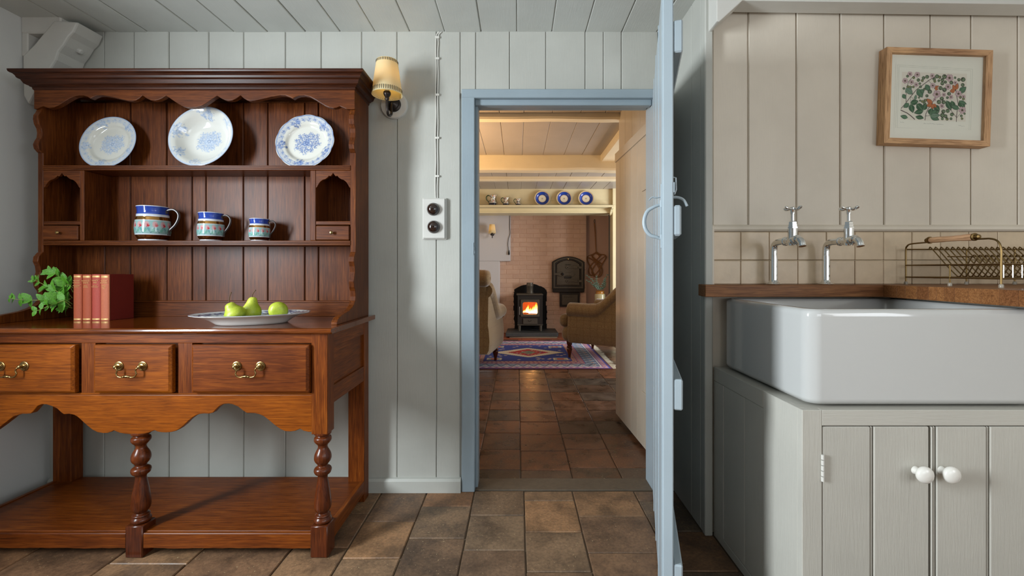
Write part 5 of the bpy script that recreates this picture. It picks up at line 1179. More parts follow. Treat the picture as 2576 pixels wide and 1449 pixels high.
def bfly(x, y, sc, parts):
    for dx, dy, L, w, a in parts:
        xx, yy = q(x+dx*sc, y+dy*sc); cv_.leaf(xx, yy, L*sc*k_*1.08, (w*.5+4)*sc*k_, math.radians(a), S(44, 26, 18)); cv_.leaf(xx, yy, L*sc*k_, w*.5*sc*k_, math.radians(a), S(198, 112, 56))
        cv_.ell(xx+math.cos(math.radians(a))*L*sc*k_*.6, yy+math.sin(math.radians(a))*L*sc*k_*.6, 2, 2, S(50, 26, 16))
    xx, yy = q(x, y); cv_.ell(xx, yy, 4, 8*sc, S(40, 28, 24), .5)
bfly(765, 785, 1.0, [(0, 0, 92, 56, -140), (0, 6, 72, 54, 160), (0, 8, 66, 48, 30), (0, 10, 58, 46, 78)]); bfly(1055, 600, 1.0, [(0, 0, 90, 50, -72), (0, 0, 74, 46, -118), (-4, 4, 66, 56, 168)]); bfly(790, 585, .8, [(0, 0, 74, 40, -34), (0, 4, 58, 44, 12)])
pen = S(120, 120, 118)
for x0_, x1_, y0_, sd in ((365, 425, 1035, 1), (665, 920, 1042, 2), (1105, 1185, 1058, 3)):
    r2 = random.Random(sd); P = []; x = x0_
    while x < x1_: P.append((x, y0_+r2.uniform(-6, 5)+(x-x0_)*.02)); x += r2.uniform(5, 11)
    qline(P, 1.3, pen, .35)
gw, gh = 250, 209; v = []; f = []
for j in range(gh+1):
    for i in range(gw+1): v.append((-iw/2+iw*(U0+(U1-U0)*i/gw)/1200, -.0225, ih/2-ih*(V0+(V1-V0)*j/gh)/1090))
for j in range(gh):
    for i in range(gw): a = j*(gw+1)+i; f.append((a, a+gw+1, a+gw+2, a+1))
me = mesh('print', v, f); ii = np.arange(len(v)); cols = cv_.sample((ii % (gw+1))/gw, (ii//(gw+1))/gh); cols[:, 3] = 1; set_col(me, cols)
link('print', me, M['vmatte'], pic)
LOCAL[0] = False
# ---------------------------------------------------------------- far room: rug
rx0, rx1, ry0, ry1 = -.80, 1.04, 4.81, 6.71
RW, RH = 460, 475; rc = Canvas(RW, RH, S(150, 120, 132)); rr_ = random.Random(8)
cm = RW/(rx1-rx0)
navy, red, cream_, lb, pinkc, grn, org = S(44, 66, 150), S(176, 42, 52), S(214, 206, 188), S(150, 164, 184), S(176, 122, 132), S(110, 128, 112), S(198, 140, 104)
def frame_(d0, d1, col): 
    a, b_ = d0*cm, d1*cm; rc.rect(a, a, RW-a, b_, col); rc.rect(a, RH-b_, RW-a, RH-a, col); rc.rect(a, a, b_, RH-a, col); rc.rect(RW-b_, a, RW-a, RH-a, col)
frame_(0, .02, S(96, 44, 62)); frame_(.02, .035, navy); frame_(.035, .095, pinkc)
frame_(.095, .105, navy); frame_(.105, .115, cream_); frame_(.115, .125, navy); frame_(.125, .255, lb); frame_(.255, .265, navy); frame_(.265, .335, pinkc); frame_(.335, .345, navy); frame_(.345, .39, org)
n = 13
def per(d):  # perimeter walkers
    a = d*cm; return [((a, a), (RW-a, a), (0, 1)), ((RW-a, a), (RW-a, RH-a), (-1, 0)), ((RW-a, RH-a), (a, RH-a), (0, -1)), ((a, RH-a), (a, a), (1, 0))]
for (p, q2, nn) in per(.125):
    for k in range(n):
        t0, t1, tm = k/n, (k+1)/n, (k+.5)/n; w_ = .125*cm
        P0 = (p[0]+(q2[0]-p[0])*t0, p[1]+(q2[1]-p[1])*t0); P1 = (p[0]+(q2[0]-p[0])*t1, p[1]+(q2[1]-p[1])*t1); Pm = (p[0]+(q2[0]-p[0])*tm+nn[0]*w_, p[1]+(q2[1]-p[1])*tm+nn[1]*w_)
        rc.line([P0, Pm, P1], 1.8, S(58, 62, 84)); c_ = (Pm[0]-nn[0]*w_*.62, Pm[1]-nn[1]*w_*.62); rc.ell(c_[0], c_[1], 5, 5, cream_); rc.ell(c_[0], c_[1], 2.6, 2.6, red)
        rc.ell(P0[0]+nn[0]*w_*.7, P0[1]+nn[1]*w_*.7, 4.5, 4.5, S(120, 134, 150))
for d_ in (.065, .30, .367):
    for (p, q2, nn) in per(d_):
        for k in range(46):
            t_ = (k+.5)/46; x_, y_ = p[0]+(q2[0]-p[0])*t_, p[1]+(q2[1]-p[1])*t_; rc.ell(x_, y_, 3.2, 3.2, navy if k % 2 else cream_); rc.ell(x_, y_, 1.6, 1.6, red)
a = .39*cm; rc.rect(a, a, RW-a, RH-a, navy)
cx_, cy_ = RW/2+.02*cm, RH/2
for y_ in range(RH):
    dy = abs(y_-cy_)/(.34*cm)
    if dy < 1:
        for hw_, col in ((.50*(1-dy), S(120, 116, 104)), (.47*(1-dy)-.0, cream_), (.29*(1-dy*1.35), red), (.12*(1-dy*2.2), grn)):
            if hw_ > 0:
                st = 7; hw2 = math.floor(hw_*cm/st)*st; rc.rect(cx_-hw2, y_, cx_+hw2, y_+1, col)
for k in range(90):
    x_, y_ = cx_+rr_.uniform(-.24, .24)*cm, cy_+rr_.uniform(-.2, .2)*cm
    if abs(x_-cx_)/(.29*cm)+abs(y_-cy_)/(.24*cm) < .9: rc.rect(x_-3, y_-2, x_+3, y_+2, rr_.choice((cream_, navy, grn, pinkc)))
for sx_ in (-1, 1):
    for sy_ in (-1, 1):
        bx_, by_ = RW/2+sx_*.40*cm, RH/2+sy_*.42*cm; rc.rect(bx_-22, by_-16, bx_+22, by_+16, cream_); rc.rect(bx_-18, by_-12, bx_+18, by_+12, S(150, 158, 150)); rc.rect(bx_-11, by_-8, bx_+11, by_+8, red)
for k in range(60):
    x_, y_ = RW/2+rr_.uniform(-.49, .49)*cm, RH/2+rr_.uniform(-.5, .5)*cm
    if abs(x_-cx_)/(.5*cm)+abs(y_-cy_)/(.36*cm) > 1.15:
        for a_ in range(4): rc.ell(x_+3.4*math.cos(a_*1.57), y_+3.4*math.sin(a_*1.57), 2.2, 2.2, cream_)
        rc.ell(x_, y_, 1.8, 1.8, red)
gw, gh = 230, 200; v = []; f = []
for j in range(gh+1):
    for i in range(gw+1): v.append((rx0+(rx1-rx0)*i/gw, ry0+(ry1-ry0)*j/gh, .008+.0008*noise.noise((i*.05, j*.05, 0))))
for j in range(gh):
    for i in range(gw): a = j*(gw+1)+i; f.append((a, a+1, a+gw+2, a+gw+1))
nv_ = len(v); b0 = len(v); v += [(rx0, ry0, .001), (rx1, ry0, .001), (rx1, ry1, .001), (rx0, ry1, .001)]
f += [(b0, b0+1, gw, 0)[::1], (b0+1, b0+2, nv_-1, gw), (b0+2, b0+3, nv_-1-gw, nv_-1), (b0+3, b0, 0, nv_-1-gw)]
me = mesh('rug', v, f); ii = np.arange(nv_); cols = np.vstack([rc.sample((ii % (gw+1))/gw, (ii//(gw+1))/gh), np.tile(np.array(S(96, 44, 62)), (4, 1))]); cols[:, 3] = 1; set_col(me, cols)
rug = link('rug', me, M['vrug']); tag(rug, 'blue and red patterned rug with a diamond medallion before the stove', 'rug')
g = MB(); y_ = ry0+.01
while y_ < ry1-.005:
    L = rr_.uniform(.05, .085); g.tube([(rx1-.004, y_, .006), (rx1+L*.5, y_+rr_.uniform(-.008, .008), .005), (rx1+L, y_+rr_.uniform(-.015, .015), .003)], .0022, 4); y_ += .0105
o = g.build('fringe', plain('cream_fringe', S(196, 184, 160), .9), rug); o['kind'] = 'stuff'

# ---------------------------------------------------------------- hearth slab and stove
hs = MB(); YH0, YH1 = 7.05, 7.62; hx0, hx1 = X(1272, YH0), X(1405, YH0)
hp_ = [(hx0, YH0), (hx1-.02, YH0+.005), (hx1, YH0+.03), (X(1398, 7.5), YH1), (hx0+.02, YH1)]
hs.prism(hp_, 'z', .018, .078); slab = hs.build('hearth_slab', M['slate'], bevel=.006); tag(slab, 'dark slate hearth slab under the wood stove', 'hearth')
MB().prism([(hx0+.06, YH0+.02), (hx1-.02, YH0-.012), (hx1-.03, YH0+.1), (hx0+.06, YH0+.1)], 'z', -.004, .0175).build('mortar_bed', M['mortar'], slab)
YS = 7.22; ks = F/YS; sxx = lambda px: X(px, YS); szz = lambda py: Z(py, YS)
X0, X1 = sxx(1302), sxx(1365); zb, zt2 = szz(817), szz(743)
stv = empty('wood_stove', ((X0+X1)/2, YS+.15, .078), 'small black cast iron wood stove with a fire burning behind glass', 'stove')
dx0, dx1, dz0, dz1 = sxx(1312), sxx(1355), szz(794), szz(756)
b = MB(); b.bbox(X0, X0+.02, YS, YS+.30, zb, zt2, .004).bbox(X1-.02, X1, YS, YS+.30, zb, zt2, .004).box(X0+.01, X1-.01, YS+.28, YS+.30, zb, zt2).box(X0+.01, X1-.01, YS+.004, YS+.3, zb, zb+.03)
b.build('body', M['iron'], stv)
MB().bbox(X0-.004, X1+.004, YS-.006, YS+.31, zb-.012, zb+.006, .004).build('base_moulding', M['iron_l'], stv)
MB().bbox(sxx(1299.5), sxx(1366), YS-.025, YS+.32, zt2, zt2+.022, .006).build('top_plate', M['iron_l'], stv)
fr_ = MB(); fr_.bbox(X0+.012, X1-.012, YS+.002, YS+.02, dz1+.012, zt2, .002).bbox(X0+.012, X1-.012, YS+.002, YS+.02, zb, dz0-.012, .002).bbox(X0+.012, dx0-.01, YS+.002, YS+.02, dz0-.013, dz1+.013, .002).bbox(dx1+.01, X1-.012, YS+.002, YS+.02, dz0-.013, dz1+.013, .002); fr_.build('front_frame', M['iron'], stv)
# door: a ring with a round-cornered window
def ring_prism(mb, outer, inner, y0, y1):
    n = len(outer); v = [(a, y0, b_) for a, b_ in outer]+[(a, y0, b_) for a, b_ in inner]+[(a, y1, b_) for a, b_ in outer]+[(a, y1, b_) for a, b_ in inner]; f = []
    for i in range(n):
        j = (i+1) % n; f += [(i, j, n+j, n+i), (2*n+i, 3*n+i, 3*n+j, 2*n+j), (i, 2*n+i, 2*n+j, j), (n+i, n+j, 3*n+j, 3*n+i)]
    return mb.add(v, f)
wi = rrect(sxx(1315), sxx(1352), szz(791), szz(760), .035, 6); wo = rrect(dx0-.012, dx1+.012, dz0-.016, dz1+.016, .012, 6)
dr = ring_prism(MB(), wo, wi, YS-.016, YS+.004); dor = dr.build('door', M['iron_l'], stv, bevel=.002)
MB().add([(a, YS-.006, b_) for a, b_ in wi], [tuple(range(len(wi)))]).build('glass', M['glass'], dor, recalc=False)
gm = dor.children[0].data; 
if gm.polygons[0].normal.y > 0: gm.flip_normals()
h_ = MB(); h_.tube([(dx0-.028, YS-.016, szz(771)), (dx0-.030, YS-.045, szz(774)), (dx0-.030, YS-.045, szz(791))], .006, 8); h_.build('handle', M['chrome'], dor)
ad = MB().bbox(sxx(1316), sxx(1352), YS-.012, YS+.004, szz(815), szz(801), .003).build('ash_door', M['iron_l'], stv)
rg_ = MB(); pts = [(sxx(1333)+.022*math.cos(t_), YS-.018, szz(805)+.022*math.sin(t_)) for t_ in [math.pi+math.pi*k/10 for k in range(11)]]; rg_.tube(pts, .003, 6); rg_.build('ring_pull', M['iron'], ad)
for x in (X0+.03, X1-.03):
    for y_ in (YS+.03, YS+.26): MB().lathe([(.014, .078), (.020, .082), (.022, .12), (.026, zb-.01)], 14, T(x, y_, 0)).build('leg', M['iron_l'], stv)
MB().lathe([(.060, zt2+.02), (.060, zt2+.03), (.056, zt2+.035), (.056, szz(722)), (.060, szz(721)), (.060, szz(718)), (.055, szz(717)), (.055, szz(712))], 28, T(sxx(1334), YS+.22, 0)).build('flue_pipe', M['iron_l'], stv)
def flame_mat():
    m, nt, b = new_mat('flame'); out = [n for n in nt.nodes if n.type == 'OUTPUT_MATERIAL'][0]
    tc = nd(nt, 'ShaderNodeTexCoord'); sp = nd(nt, 'ShaderNodeSeparateXYZ'); nt.links.new(tc.outputs['Generated'], sp.inputs[0])
    r = ramp(nt, sp.outputs[2], [(0, (1, .80, .35, 1)), (.40, (1, .62, .12, 1)), (.72, (1, .28, .02, 1)), (1, (.8, .08, .0, 1))]); st = ramp(nt, sp.outputs[2], [(0, (1, 1, 1, 1)), (.5, (.6, .6, .6, 1)), (1, (.10, .10, .10, 1))])
    mu = nd(nt, 'ShaderNodeMath', operation='MULTIPLY'); mu.inputs[1].default_value = 7.0; nt.links.new(st.outputs[0], mu.inputs[0])
    e = nd(nt, 'ShaderNodeEmission'); nt.links.new(r.outputs[0], e.inputs[0]); nt.links.new(mu.outputs[0], e.inputs[1]); nt.links.new(e.outputs[0], out.inputs[0]); return m
M['flame'] = flame_mat()
M['ember'] = plain('glowing_fire_back', S(90, 30, 12), .9, emit=S(255, 96, 24), es=.55)
MB().box(X0+.02, X1-.02, YS+.262, YS+.279, zb+.03, zt2-.01).build('fire_back', M['ember'], stv)
zf_ = szz(790)
rf = random.Random(2)
for px, w_, h_ in ((1319, 7, 10), (1327, 9, 24), (1333, 8, 17), (1342, 12, 22), (1348, 11, 31), (1337, 8, 12)):
    cx_, rr0, hh = sxx(px), w_/2/ks, h_/ks
    P = [(rr0*.8, 0), (rr0*1.05, hh*.15), (rr0, hh*.32), (rr0*.75, hh*.5), (rr0*.5, hh*.68), (rr0*.25, hh*.86), (0, hh)]
    fl_ = MB().lathe(P, 14, T(cx_, YS+.13+rf.uniform(-.03, .05), zf_))
    for v_ in fl_.v: t_ = (v_.z-zf_)/hh; v_.x += .020*t_*t_*rf.choice((1, 1))+.004*math.sin(t_*9+px)
    fl_.build('flame', M['flame'], stv)
for px, a_ in ((1326, .15), (1341, -.2)):
    lg_ = MB().lathe([(.0, -.11), (.026, -.108), (.028, 0), (.026, .108), (0, .11)], 12, T(sxx(px), YS+.13, zf_-.012)@Rz(a_)@Ry(math.pi/2)); lg_.build('log', plain('charred_log', S(44, 26, 18), .9, emit=S(255, 90, 20), es=.35), stv)
MB().bbox(X0+.02, X1-.02, YS+.02, YS+.26, zb+.03, zf_-.03, .004).build('grate', M['iron'], stv)
fp = point('fire_glow', (sxx(1334), YS+.10, szz(775)), 5.0, (1.0, .42, .12), .05); fp.parent = stv; fp.location = fp.location-base_of(stv)

# ---------------------------------------------------------------- iron doors in the brick wall
YO = YF-.035; so = F/YO; ox = lambda px: X(px, YO); oz = lambda py: Z(py, YO)
def arch(x0, x1, z0, zs_, rise, n=14):
    P = [(x0, z0), (x1, z0)]
    for k in range(n+1): t_ = 1-2*k/n; P.append(((x0+x1)/2+t_*(x1-x0)/2, zs_+rise*(1-t_*t_)))
    return P
ov = empty('bread_oven_door', (ox(1429), YO, oz(736)), 'cast iron bread oven door with arched frame and strap hinges set in brickwork', 'oven door')
out = arch(ox(1388.5), ox(1470), oz(728), oz(659), .095); inn = arch(ox(1399), ox(1459), oz(718), oz(665), .075)
ring_prism(MB(), out, inn, YO-.03, YO+.04).build('frame', M['iron'], ov, bevel=.005)
b1 = arch(ox(1392), ox(1466), oz(725), oz(660.5), .085); b2_ = arch(ox(1395.5), ox(1462.5), oz(721.5), oz(662.5), .08)
ring_prism(MB(), b1, b2_, YO-.038, YO-.028).build('moulding', M['iron_l'], ov, bevel=.003)
MB().bbox(ox(1389.5), ox(1469), YO-.045, YO+.03, oz(735), oz(727), .006).build('sill', M['iron'], ov)
MB().bbox(ox(1419), ox(1438), YO-.034, YO-.02, oz(724.5), oz(722.8), .001).build('name_bar', M['iron'], ov)
MB().lathe([(.016, 0), (.014, .006), (0, .010)], 14, T(ox(1428.5), YO-.03, oz(651.5))@Rx(math.pi/2)).build('boss', M['brass'], ov)
lf = MB().prism(arch(ox(1400.5), ox(1457.5), oz(716.5), oz(665.5), .072), 'y', YO-.018, YO+.02).build('door_leaf', M['iron_l'], ov, bevel=.004)
for zc_ in (672.5, 706.5):
    P = [(1422, 0), (1426, -4), (1429.5, -3.6), (1432, -2), (1438, -2.4), (1447, -5.5), (1452, -2.6), (1463, -2.6), (1463, 3.2), (1452, 3.6), (1447, 4), (1438, 1.6), (1432, 1.8), (1429.5, 4.4), (1426, 4.6)]
    MB().prism([(ox(a), oz(zc_+b_)) for a, b_ in P], 'y', YO-.032, YO-.014).build('strap_hinge', M['iron_l'], lf, bevel=.002)
    for px in (1427.5, 1453.5): MB().lathe([(.009, 0), (.007, .006), (0, .008)], 8, T(ox(px), YO-.032, oz(zc_+.3))@Rx(math.pi/2)).build('rivet', M['iron'], lf)
P = [(1392, -2.6), (1403, -2.6), (1403.5, -4.5), (1407, -4.5), (1409, -5.5), (1414, -7.5), (1419, -6), (1422, -3), (1434, -3.4), (1438, -5.5), (1442, -5), (1446, 0), (1442, 5), (1438, 5.5), (1434, 3.4), (1422, 3), (1419, 5.5), (1414, 7), (1409, 5), (1404, 5), (1403, 2.6), (1392, 2.6)]
MB().prism([(ox(a), oz(689.5+b_)) for a, b_ in P], 'y', YO-.036, YO-.014).build('latch_bar', M['iron_l'], lf, bevel=.002)
MB().lathe([(.026, 0), (.026, .006), (.018, .010), (.016, .022), (.010, .03), (0, .032)], 18, T(ox(1414), YO-.034, oz(689.5))@Rx(math.pi/2)).build('latch_knob', M['iron'], lf)
MB().bbox(ox(1419), ox(1437), YO-.026, YO-.014, oz(700.5), oz(695.5), .004).build('maker_plate', M['iron'], lf)
text_mesh('SEWAY', .032, M['soot'], 'raised_lettering', lf, T(ox(1429), YO-.019, oz(667.5))@Rx(math.pi/2), .002)
asd = empty('ash_pit_door', (ox(1433), YO, oz(772)), 'small square cast iron ash door below the bread oven', 'oven door')
MB().bbox(ox(1408), ox(1458), YO-.02, YO+.04, oz(771.5), oz(735), .005).build('frame', M['iron'], asd)
MB().bbox(ox(1413), ox(1453), YO-.032, YO-.016, oz(767), oz(741), .004).build('door_leaf', M['iron_l'], asd)
MB().bbox(ox(1418), ox(1441), YO-.044, YO-.03, oz(747), oz(744), .003).build('pull', M['iron_l'], asd)

# ---------------------------------------------------------------- carpet beater on the pink recess
YBt = YF+.14-.02; tx = lambda px: X(px, YBt); tz = lambda py: Z(py, YBt)
cbt = empty('carpet_beater', (tx(1498), YBt, tz(690)), 'woven cane carpet beater hanging by its long handle on pink plaster', 'carpet beater')
w3 = lambda L_: spline([(tx(a), YBt-.004*(k % 2), tz(b_)) for k, (a, b_) in enumerate(L_)], 5)
MB().tube(w3([(1495.5, 562), (1497, 580), (1498, 600), (1498.8, 620), (1499.5, 634)]), [.011-.004*k/20 for k in range(21)], 8).build('handle', M['cane'], cbt)
MB().tube(w3([(1495.5, 562), (1494, 556), (1496, 552), (1497, 557), (1496, 563)]), .003, 6).build('hanging_loop', M['soot'], cbt)
for L_ in ([(1500, 634), (1490, 640), (1479, 645), (1478, 656), (1486, 672), (1494, 690), (1504, 697), (1513, 690), (1514, 676), (1503, 660), (1490, 646), (1499, 637)], [(1500, 634), (1509, 640), (1520, 641), (1524, 648), (1516, 662), (1506, 680), (1494, 692), (1483, 690), (1482, 676), (1493, 660), (1508, 645), (1500, 637)], [(1480, 648), (1492, 655), (1505, 670), (1509, 686), (1503, 697)], [(1521, 645), (1509, 654), (1496, 668), (1489, 684), (1496, 697)], [(1487, 641), (1497, 652), (1511, 662), (1516, 664)], [(1512, 641), (1502, 652), (1488, 664)]):
    for off in (-.006, .006): MB().tube([p+Vector((off, 0, off*.5)) for p in w3(L_)], .0052, 6).build('cane', M['cane'], cbt)
# ---------------------------------------------------------------- side table, jar, eucalyptus
jx, jy, jz = X(1509.5, 7.0), 7.0, .544
tb = empty('side_table', (jx, jy, 0), 'small round grey side table half hidden behind the right armchair', 'table')
MB().lathe([(.19, jz-.02), (.195, jz-.014), (.195, jz-.004), (.19, jz)], 40, T(jx, jy, 0)).build('table_top', M['farblue'], tb)
MB().lathe([(.022, .10), (.030, .16), (.018, .25), (.030, .38), (.020, .46), (.06, jz-.02)], 20, T(jx, jy, 0)).build('pedestal', M['farblue'], tb)
for k in range(3):
    a = k*2.094+.3; d = Vector((math.cos(a), math.sin(a), 0)); MB().tube(spline([Vector((jx, jy, .13)), Vector((jx, jy, .12))+d*.08, Vector((jx, jy, .06))+d*.15, Vector((jx, jy, .014))+d*.20], 4), .014, 8).build('leg', M['farblue'], tb)
jar = MB().lathe([(.078, 0), (.083, .006), (.084, .02), (.084, .150), (.078, .162), (.074, .165)], 36, T(jx, jy, jz)).build('stoneware_jar', plain('cream_stoneware', S(206, 194, 150), .3, coat=.3)); tag(jar, 'cream stoneware jar with a tan neck holding eucalyptus sprigs', 'jar')
MB().lathe([(.076, .160), (.070, .168), (.064, .180), (.064, .196), (.070, .200), (.071, .208), (.064, .210), (.058, .207), (.058, .12)], 36, T(jx, jy, jz), cap=False).build('neck', plain('tan_glaze', S(190, 128, 48), .25, coat=.4), jar)
eu = empty('eucalyptus_sprigs', (jx, jy, jz+.205), 'grey-green eucalyptus sprigs in the stoneware jar', 'foliage'); re_ = random.Random(12)
for pts_ in ([(1509, 730), (1497, 722), (1486, 712), (1474, 704)], [(1508, 730), (1499, 716), (1487, 702), (1473, 692)], [(1510, 730), (1504, 718), (1499, 706), (1500, 694)], [(1511, 730), (1516, 716), (1520, 705), (1527, 690)], [(1511, 730), (1519, 722), (1521, 712), (1519, 700)], [(1508, 730), (1500, 722), (1492, 716)]):
    dy0 = re_.uniform(-.1, .05); P = spline([(X(a, jy), jy+dy0*k/3, Z(b_, jy)) for k, (a, b_) in enumerate(pts_)], 5); MB().tube(P, .0028, 5).build('stem', M['euc'], eu)
    for k in range(2, len(P), 2):
        for s_ in (-1, 1):
            L = .034*(1-.45*k/len(P)); lm = MB(); leaf_mesh(lm, P[k], (s_*.9, re_.uniform(-.5, .2), re_.uniform(.1, .8)), (re_.uniform(-.4, .4), -1, .2), L, L*.36, .1); lm.build('leaf', M['euc'], eu, recalc=False)
# ---------------------------------------------------------------- china along the mantel shelf
YP = YM-.05; zsft = Z(515.5, YM-.16)
LNp = math.radians(9)
def mantel_plate(px, label):
    c = Canvas(300, 300, S(226, 216, 190)); m = 150; c.ring(m, m, 132, 150, S(198, 160, 92), .45)
    for k in range(44): a = 6.283*k/44; c.ell(m+math.cos(a)*141, m+math.sin(a)*141, 4.5, 4.5, S(150, 104, 48), 0, .8)
    c.ring(m, m, 72, 130, S(24, 62, 156)); c.ring(m, m, 69, 74, S(170, 130, 62)); c.ring(m, m, 128, 132, S(190, 160, 90))
    for k in range(6): a = 6.283*k/6; c.ell(m+math.cos(a)*13, m+math.sin(a)*13, 4.5, 4.5, S(126, 84, 34))
    c.ell(m, m, 5, 5, S(126, 84, 34))
    me = plate_mesh('plate', .117, flat, c, nseg=120); me.materials.append(M['vglaze']); o = bpy.data.objects.new('plate', me); C.objects.link(o)
    dpt = .0215*.117/.117; cyy = YM-.006-.117*math.sin(LNp)-.006; o.location = (X(px, cyy), cyy, zsft+.117*math.cos(LNp)-.0215*math.sin(LNp)+.001); o.rotation_euler = (math.pi/2-LNp, 0, 0)
    tag(o, label, 'plate', 'royal blue rimmed plates on the mantel shelf')
for px, l_ in ((1364, 'royal blue rimmed plate on the mantel shelf, nearest the small jugs'), (1419, 'royal blue rimmed plate in the middle of three on the mantel'), (1474, 'royal blue rimmed plate on the mantel, farthest right of three')): mantel_plate(px, l_)
def imari(px, hpx, label, seed):
    Y = YM-.075; sc = F/Y; h = hpx/sc; x = X(px, Y); R_ = h*.36; r_ = random.Random(seed)
    q_ = [(.86, 0), (.98, .04), (1.0, .12), (.98, .22), (.86, .34), (.70, .48), (.62, .60), (.62, .74), (.70, .88), (.80, .98), (.78, 1.0), (.70, .96), (.5, .6), (0, .3)]
    P = []
    for i, (r, z) in enumerate(q_[:11]):
        P.append((r, z))
        if i < 10: P.append(((r+q_[i+1][0])/2, (z+q_[i+1][1])/2))
    no = len(P); P += q_[11:]; seg = 64; v = []; f = []
    for r, z in P:
        for k in range(seg):
            a = 2*math.pi*k/seg; oc = 1/max(.94, math.cos((a % (math.pi/3))-math.pi/6)); lip = 1+.28*max(0, math.cos(a))**8*max(0, (z-.7)/.3)
            v.append((r*R_*math.cos(a)*oc*lip, r*R_*math.sin(a)*oc, z*h+.06*h*max(0, math.cos(a))**8*(z > .9)))
    for i in range(len(P)-1):
        for k in range(seg): k2 = (k+1) % seg; f.append((i*seg+k, i*seg+k2, (i+1)*seg+k2, (i+1)*seg+k))
    f.append(tuple(reversed(range(seg)))); me = mesh('jug', v, f)
    c = Canvas(256, 96, S(222, 216, 200)); c.rect(0, 0, 256, 26, S(18, 22, 46))
    for k in range(110): c.ell(r_.random()*256, 30+r_.random()*66, r_.uniform(4, 9), r_.uniform(3, 7), r_.choice((S(178, 70, 44), S(30, 40, 84), S(40, 84, 60), S(196, 140, 70), S(24, 26, 44))), r_.random()*3)
    co = np.array(v); cols = c.sample((np.arctan2(co[:, 1], co[:, 0])+math.pi)/(2*math.pi), np.clip(co[:, 2]/h, 0, 1)); cols[np.arange(len(v)) >= no*seg] = S(215, 210, 198); cols[:, 3] = 1; set_col(me, cols); me.shade_smooth()
    o = bpy.data.objects.new('jug', me); me.materials.append(M['vglaze']); C.objects.link(o); o.location = (x, Y, zsft+.0005)
    tag(o, label, 'jug', 'small patterned jugs on the mantel shelf')
    MB().tube(spline([(-R_*.7, 0, h*.92), (-R_*1.2, 0, h*1.0), (-R_*1.65, 0, h*.85), (-R_*1.6, 0, h*.60), (-R_*1.15, 0, h*.40), (-R_*.85, 0, h*.30)], 5), h*.045, 8).build('handle', plain('green_handle', S(40, 72, 44), .3), o, local=True)
imari(1239, 26, 'tallest patterned jug with a green handle, left end of the mantel', 1); imari(1272.5, 20, 'middle patterned jug with navy base on the mantel', 2); imari(1303, 17, 'smallest patterned jug on the mantel, nearest the blue plates', 3)
# ---------------------------------------------------------------- wall fittings in the far room
sconce(X(1239, YF-.12), YF-.121, Z(588.5, YF-.12), .115, .93, 'small cream-shaded wall lamp on the white plaster beside the brick chimney', False, .5)
yy = YF-.125
cd = empty('hanging_cord', (X(1281, yy), yy, Z(642, yy)), 'thin black cord with a teardrop end hanging beside the brickwork', 'cord')
MB().tube(spline([(X(1283, yy), yy-.003, Z(540, yy)), (X(1282.5, yy), yy-.003, Z(570, yy)), (X(1283, yy), yy-.003, Z(588, yy)), (X(1279, yy), yy-.004, Z(602, yy)), (X(1277.8, yy), yy-.005, Z(616, yy)), (X(1279.5, yy), yy-.005, Z(630, yy))], 6), .0035, 6).build('cord', M['soot'], cd)
MB().lathe([(0, 0), (.012, .012), (.014, .03), (.010, .06), (.004, .085), (0, .09)], 12, T(X(1280.3, yy), yy-.012, Z(642, yy))).build('teardrop_end', M['soot'], cd)
xi = X(1532, YF+.1); l2 = MB().bbox(xi-.012, xi, 7.32, 7.40, Z(676, 7.36), Z(664.5, 7.36), .003).build('light_switch', M['knobw']); tag(l2, 'small white light switch on the grey-blue side of the inglenook', 'switch')
MB().bbox(xi-.018, xi-.011, 7.35, 7.37, 1.10, 1.125, .001).build('rocker', M['knobw'], l2)

# ---------------------------------------------------------------- two tweed armchairs
def soft(x0, x1, y0, y1, z0, z1, r, puff=0.0, seg=5):
    bm = bmesh.new(); bmesh.ops.create_cube(bm, size=1)
    for v in bm.verts: v.co = Vector(((x0+x1)/2+v.co.x*(x1-x0), (y0+y1)/2+v.co.y*(y1-y0), (z0+z1)/2+v.co.z*(z1-z0)))
    bmesh.ops.bevel(bm, geom=bm.edges[:], offset=r, segments=seg, affect='EDGES', profile=.5)
    bmesh.ops.triangulate(bm, faces=[f_ for f_ in bm.faces if len(f_.verts) > 4])
    bm.verts.index_update(); g = MB(); g.add([v.co.copy() for v in bm.verts], [[v.index for v in f_.verts] for f_ in bm.faces], sm=True); bm.free(); return g
def sweep(profile_fn, stations, name, mat, parent):
    """lofts closed profiles through stations with rounded, capped ends"""
    v = []; f = []; n = None
    for s_ in stations: P = profile_fn(s_); n = len(P); v += P
    m = len(stations)
    for i in range(m-1):
        for k in range(n): k2 = (k+1) % n; f.append((i*n+k, i*n+k2, (i+1)*n+k2, (i+1)*n+k))
    f.append(tuple(reversed(range(n)))); f.append(tuple(range((m-1)*n, m*n)))
    g = MB(); g.add(v, f, sm=True); return g.build(name, mat, parent)
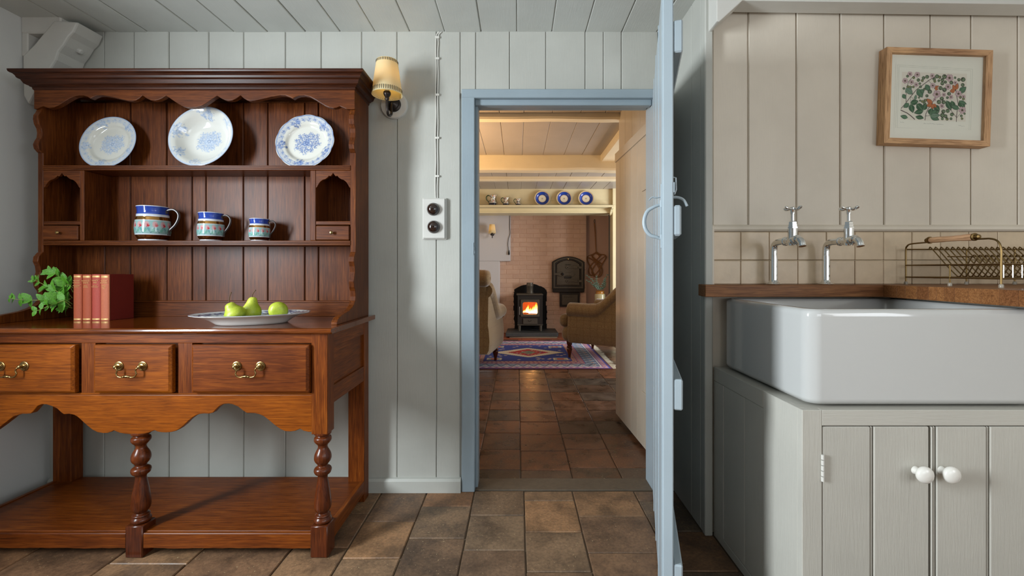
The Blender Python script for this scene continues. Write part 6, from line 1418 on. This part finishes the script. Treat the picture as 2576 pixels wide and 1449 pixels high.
def armchair(c, heading, label):
    LOCAL[0] = True
    r = empty('armchair', (c[0], c[1], .0088), label, 'armchair', 'pair of brown tweed armchairs by the stove'); r.rotation_euler = (0, 0, heading)
    tw = M['tweed']
    soft(-.34, .455, -.445, .445, .198, .395, .085).build('seat_rail', tw, r)
    tc_ = MB().prism([(-.24, -.285), (.352, -.285), (.352, -.435), (.482, -.435), (.482, .435), (.352, .435), (.352, .285), (-.24, .285)], 'z', .375, .535)
    tc_.sm = [True]*len(tc_.sm); co_ = tc_.build('seat_cushion', tw, r, bevel=.062, seg=6); co_.data.shade_smooth()
    def armp(sgn):
        def fn(st):
            x, k, dz = st
            sc = []
            P = [(.30, .22), (.33, .20), (.44, .20), (.462, .24), (.470, .34), (.462, .46), (.452, .52)]
            for q in range(13): a = math.radians(-62+q*20.5); P.append((.418+.086*math.cos(a), .600+.082*math.sin(a)+dz))
            P += [(.325, .50+dz*.3), (.300, .42), (.295, .30)]
            cy0, cz0 = .385, .42
            return [Vector((x, sgn*(cy0+(a_-cy0)*k), cz0+(b_-cz0)*k)) for a_, b_ in P]
        return fn
    st = [(.322, .80, 0), (.338, .93, 0), (.334, .97, 0), (.322, 1, 0), (.25, 1, .0), (.10, 1, -.004), (-.02, 1, .0), (-.08, 1, .03), (-.15, 1, .09), (-.23, 1, .17), (-.31, 1, .24), (-.37, .98, .29), (-.42, .90, .31)]
    for s_ in (1, -1): sweep(armp(s_), st, 'arm', tw, r)
    def backp(st_):
        y, k, ww = st_
        P = [(-.20, .22), (-.345, .212), (-.362, .24), (-.380, .38), (-.398, .54), (-.418, .70), (-.438, .84), (-.450, .93), (-.40, .985), (-.34, .96), (-.30, .85), (-.27, .68), (-.235, .50), (-.20, .34)]
        cx_, cz_ = -.34, .60
        return [Vector((cx_+(a_-cx_)*k, y, cz_+(b_-cz_)*(1-(1-k)*.12))) for a_, b_ in P]
    ys = [(-.437, .45, 0), (-.434, .72, 0), (-.424, .90, 0), (-.405, .98, 0), (-.37, 1.02, 0), (-.2, 1.05, 0), (0, 1.06, 0), (.2, 1.05, 0), (.37, 1.02, 0), (.405, .98, 0), (.424, .90, 0), (.434, .72, 0), (.437, .45, 0)]
    sweep(backp, ys, 'backrest', tw, r)
    rp = [(0, -.478), (.040, -.476), (.066, -.468), (.080, -.452), (.087, -.430), (.089, -.36), (.091, 0), (.089, .36), (.087, .430), (.080, .452), (.066, .468), (.040, .476), (0, .478)]
    MB().lathe(rp, 28, T(-.448, 0, .992)@Rx(math.pi/2)).build('back_roll', tw, r)
    for s_ in (-1, 1):
        MB().lathe([(.012, 0), (.017, .006), (.015, .020), (.022, .05), (.031, .085), (.034, .105), (.026, .118), (.034, .124), (.034, .134), (.024, .142), (.034, .170), (.038, .20)], 18, T(.36, s_*.36, .001)).build('leg', M['oak_turn'], r)
        MB().prism([(-.375, -.0005), (-.34, -.0005), (-.325, .23), (-.385, .23)], 'y', s_*.30-.02, s_*.30+.02).build('leg', M['oak_turn'], r)
        MB().tube([(-.452, s_*.474, .99), (-.452, s_*.480, .99)], .014, 12).build('roll_button', tw, r)
    LOCAL[0] = False; return r
armchair((-.675, 4.95), math.radians(81), 'brown tweed armchair seen from behind at the left of the doorway')
armchair((1.135, 5.53), math.radians(147.3), 'brown tweed armchair turned side-on at the right of the rug')
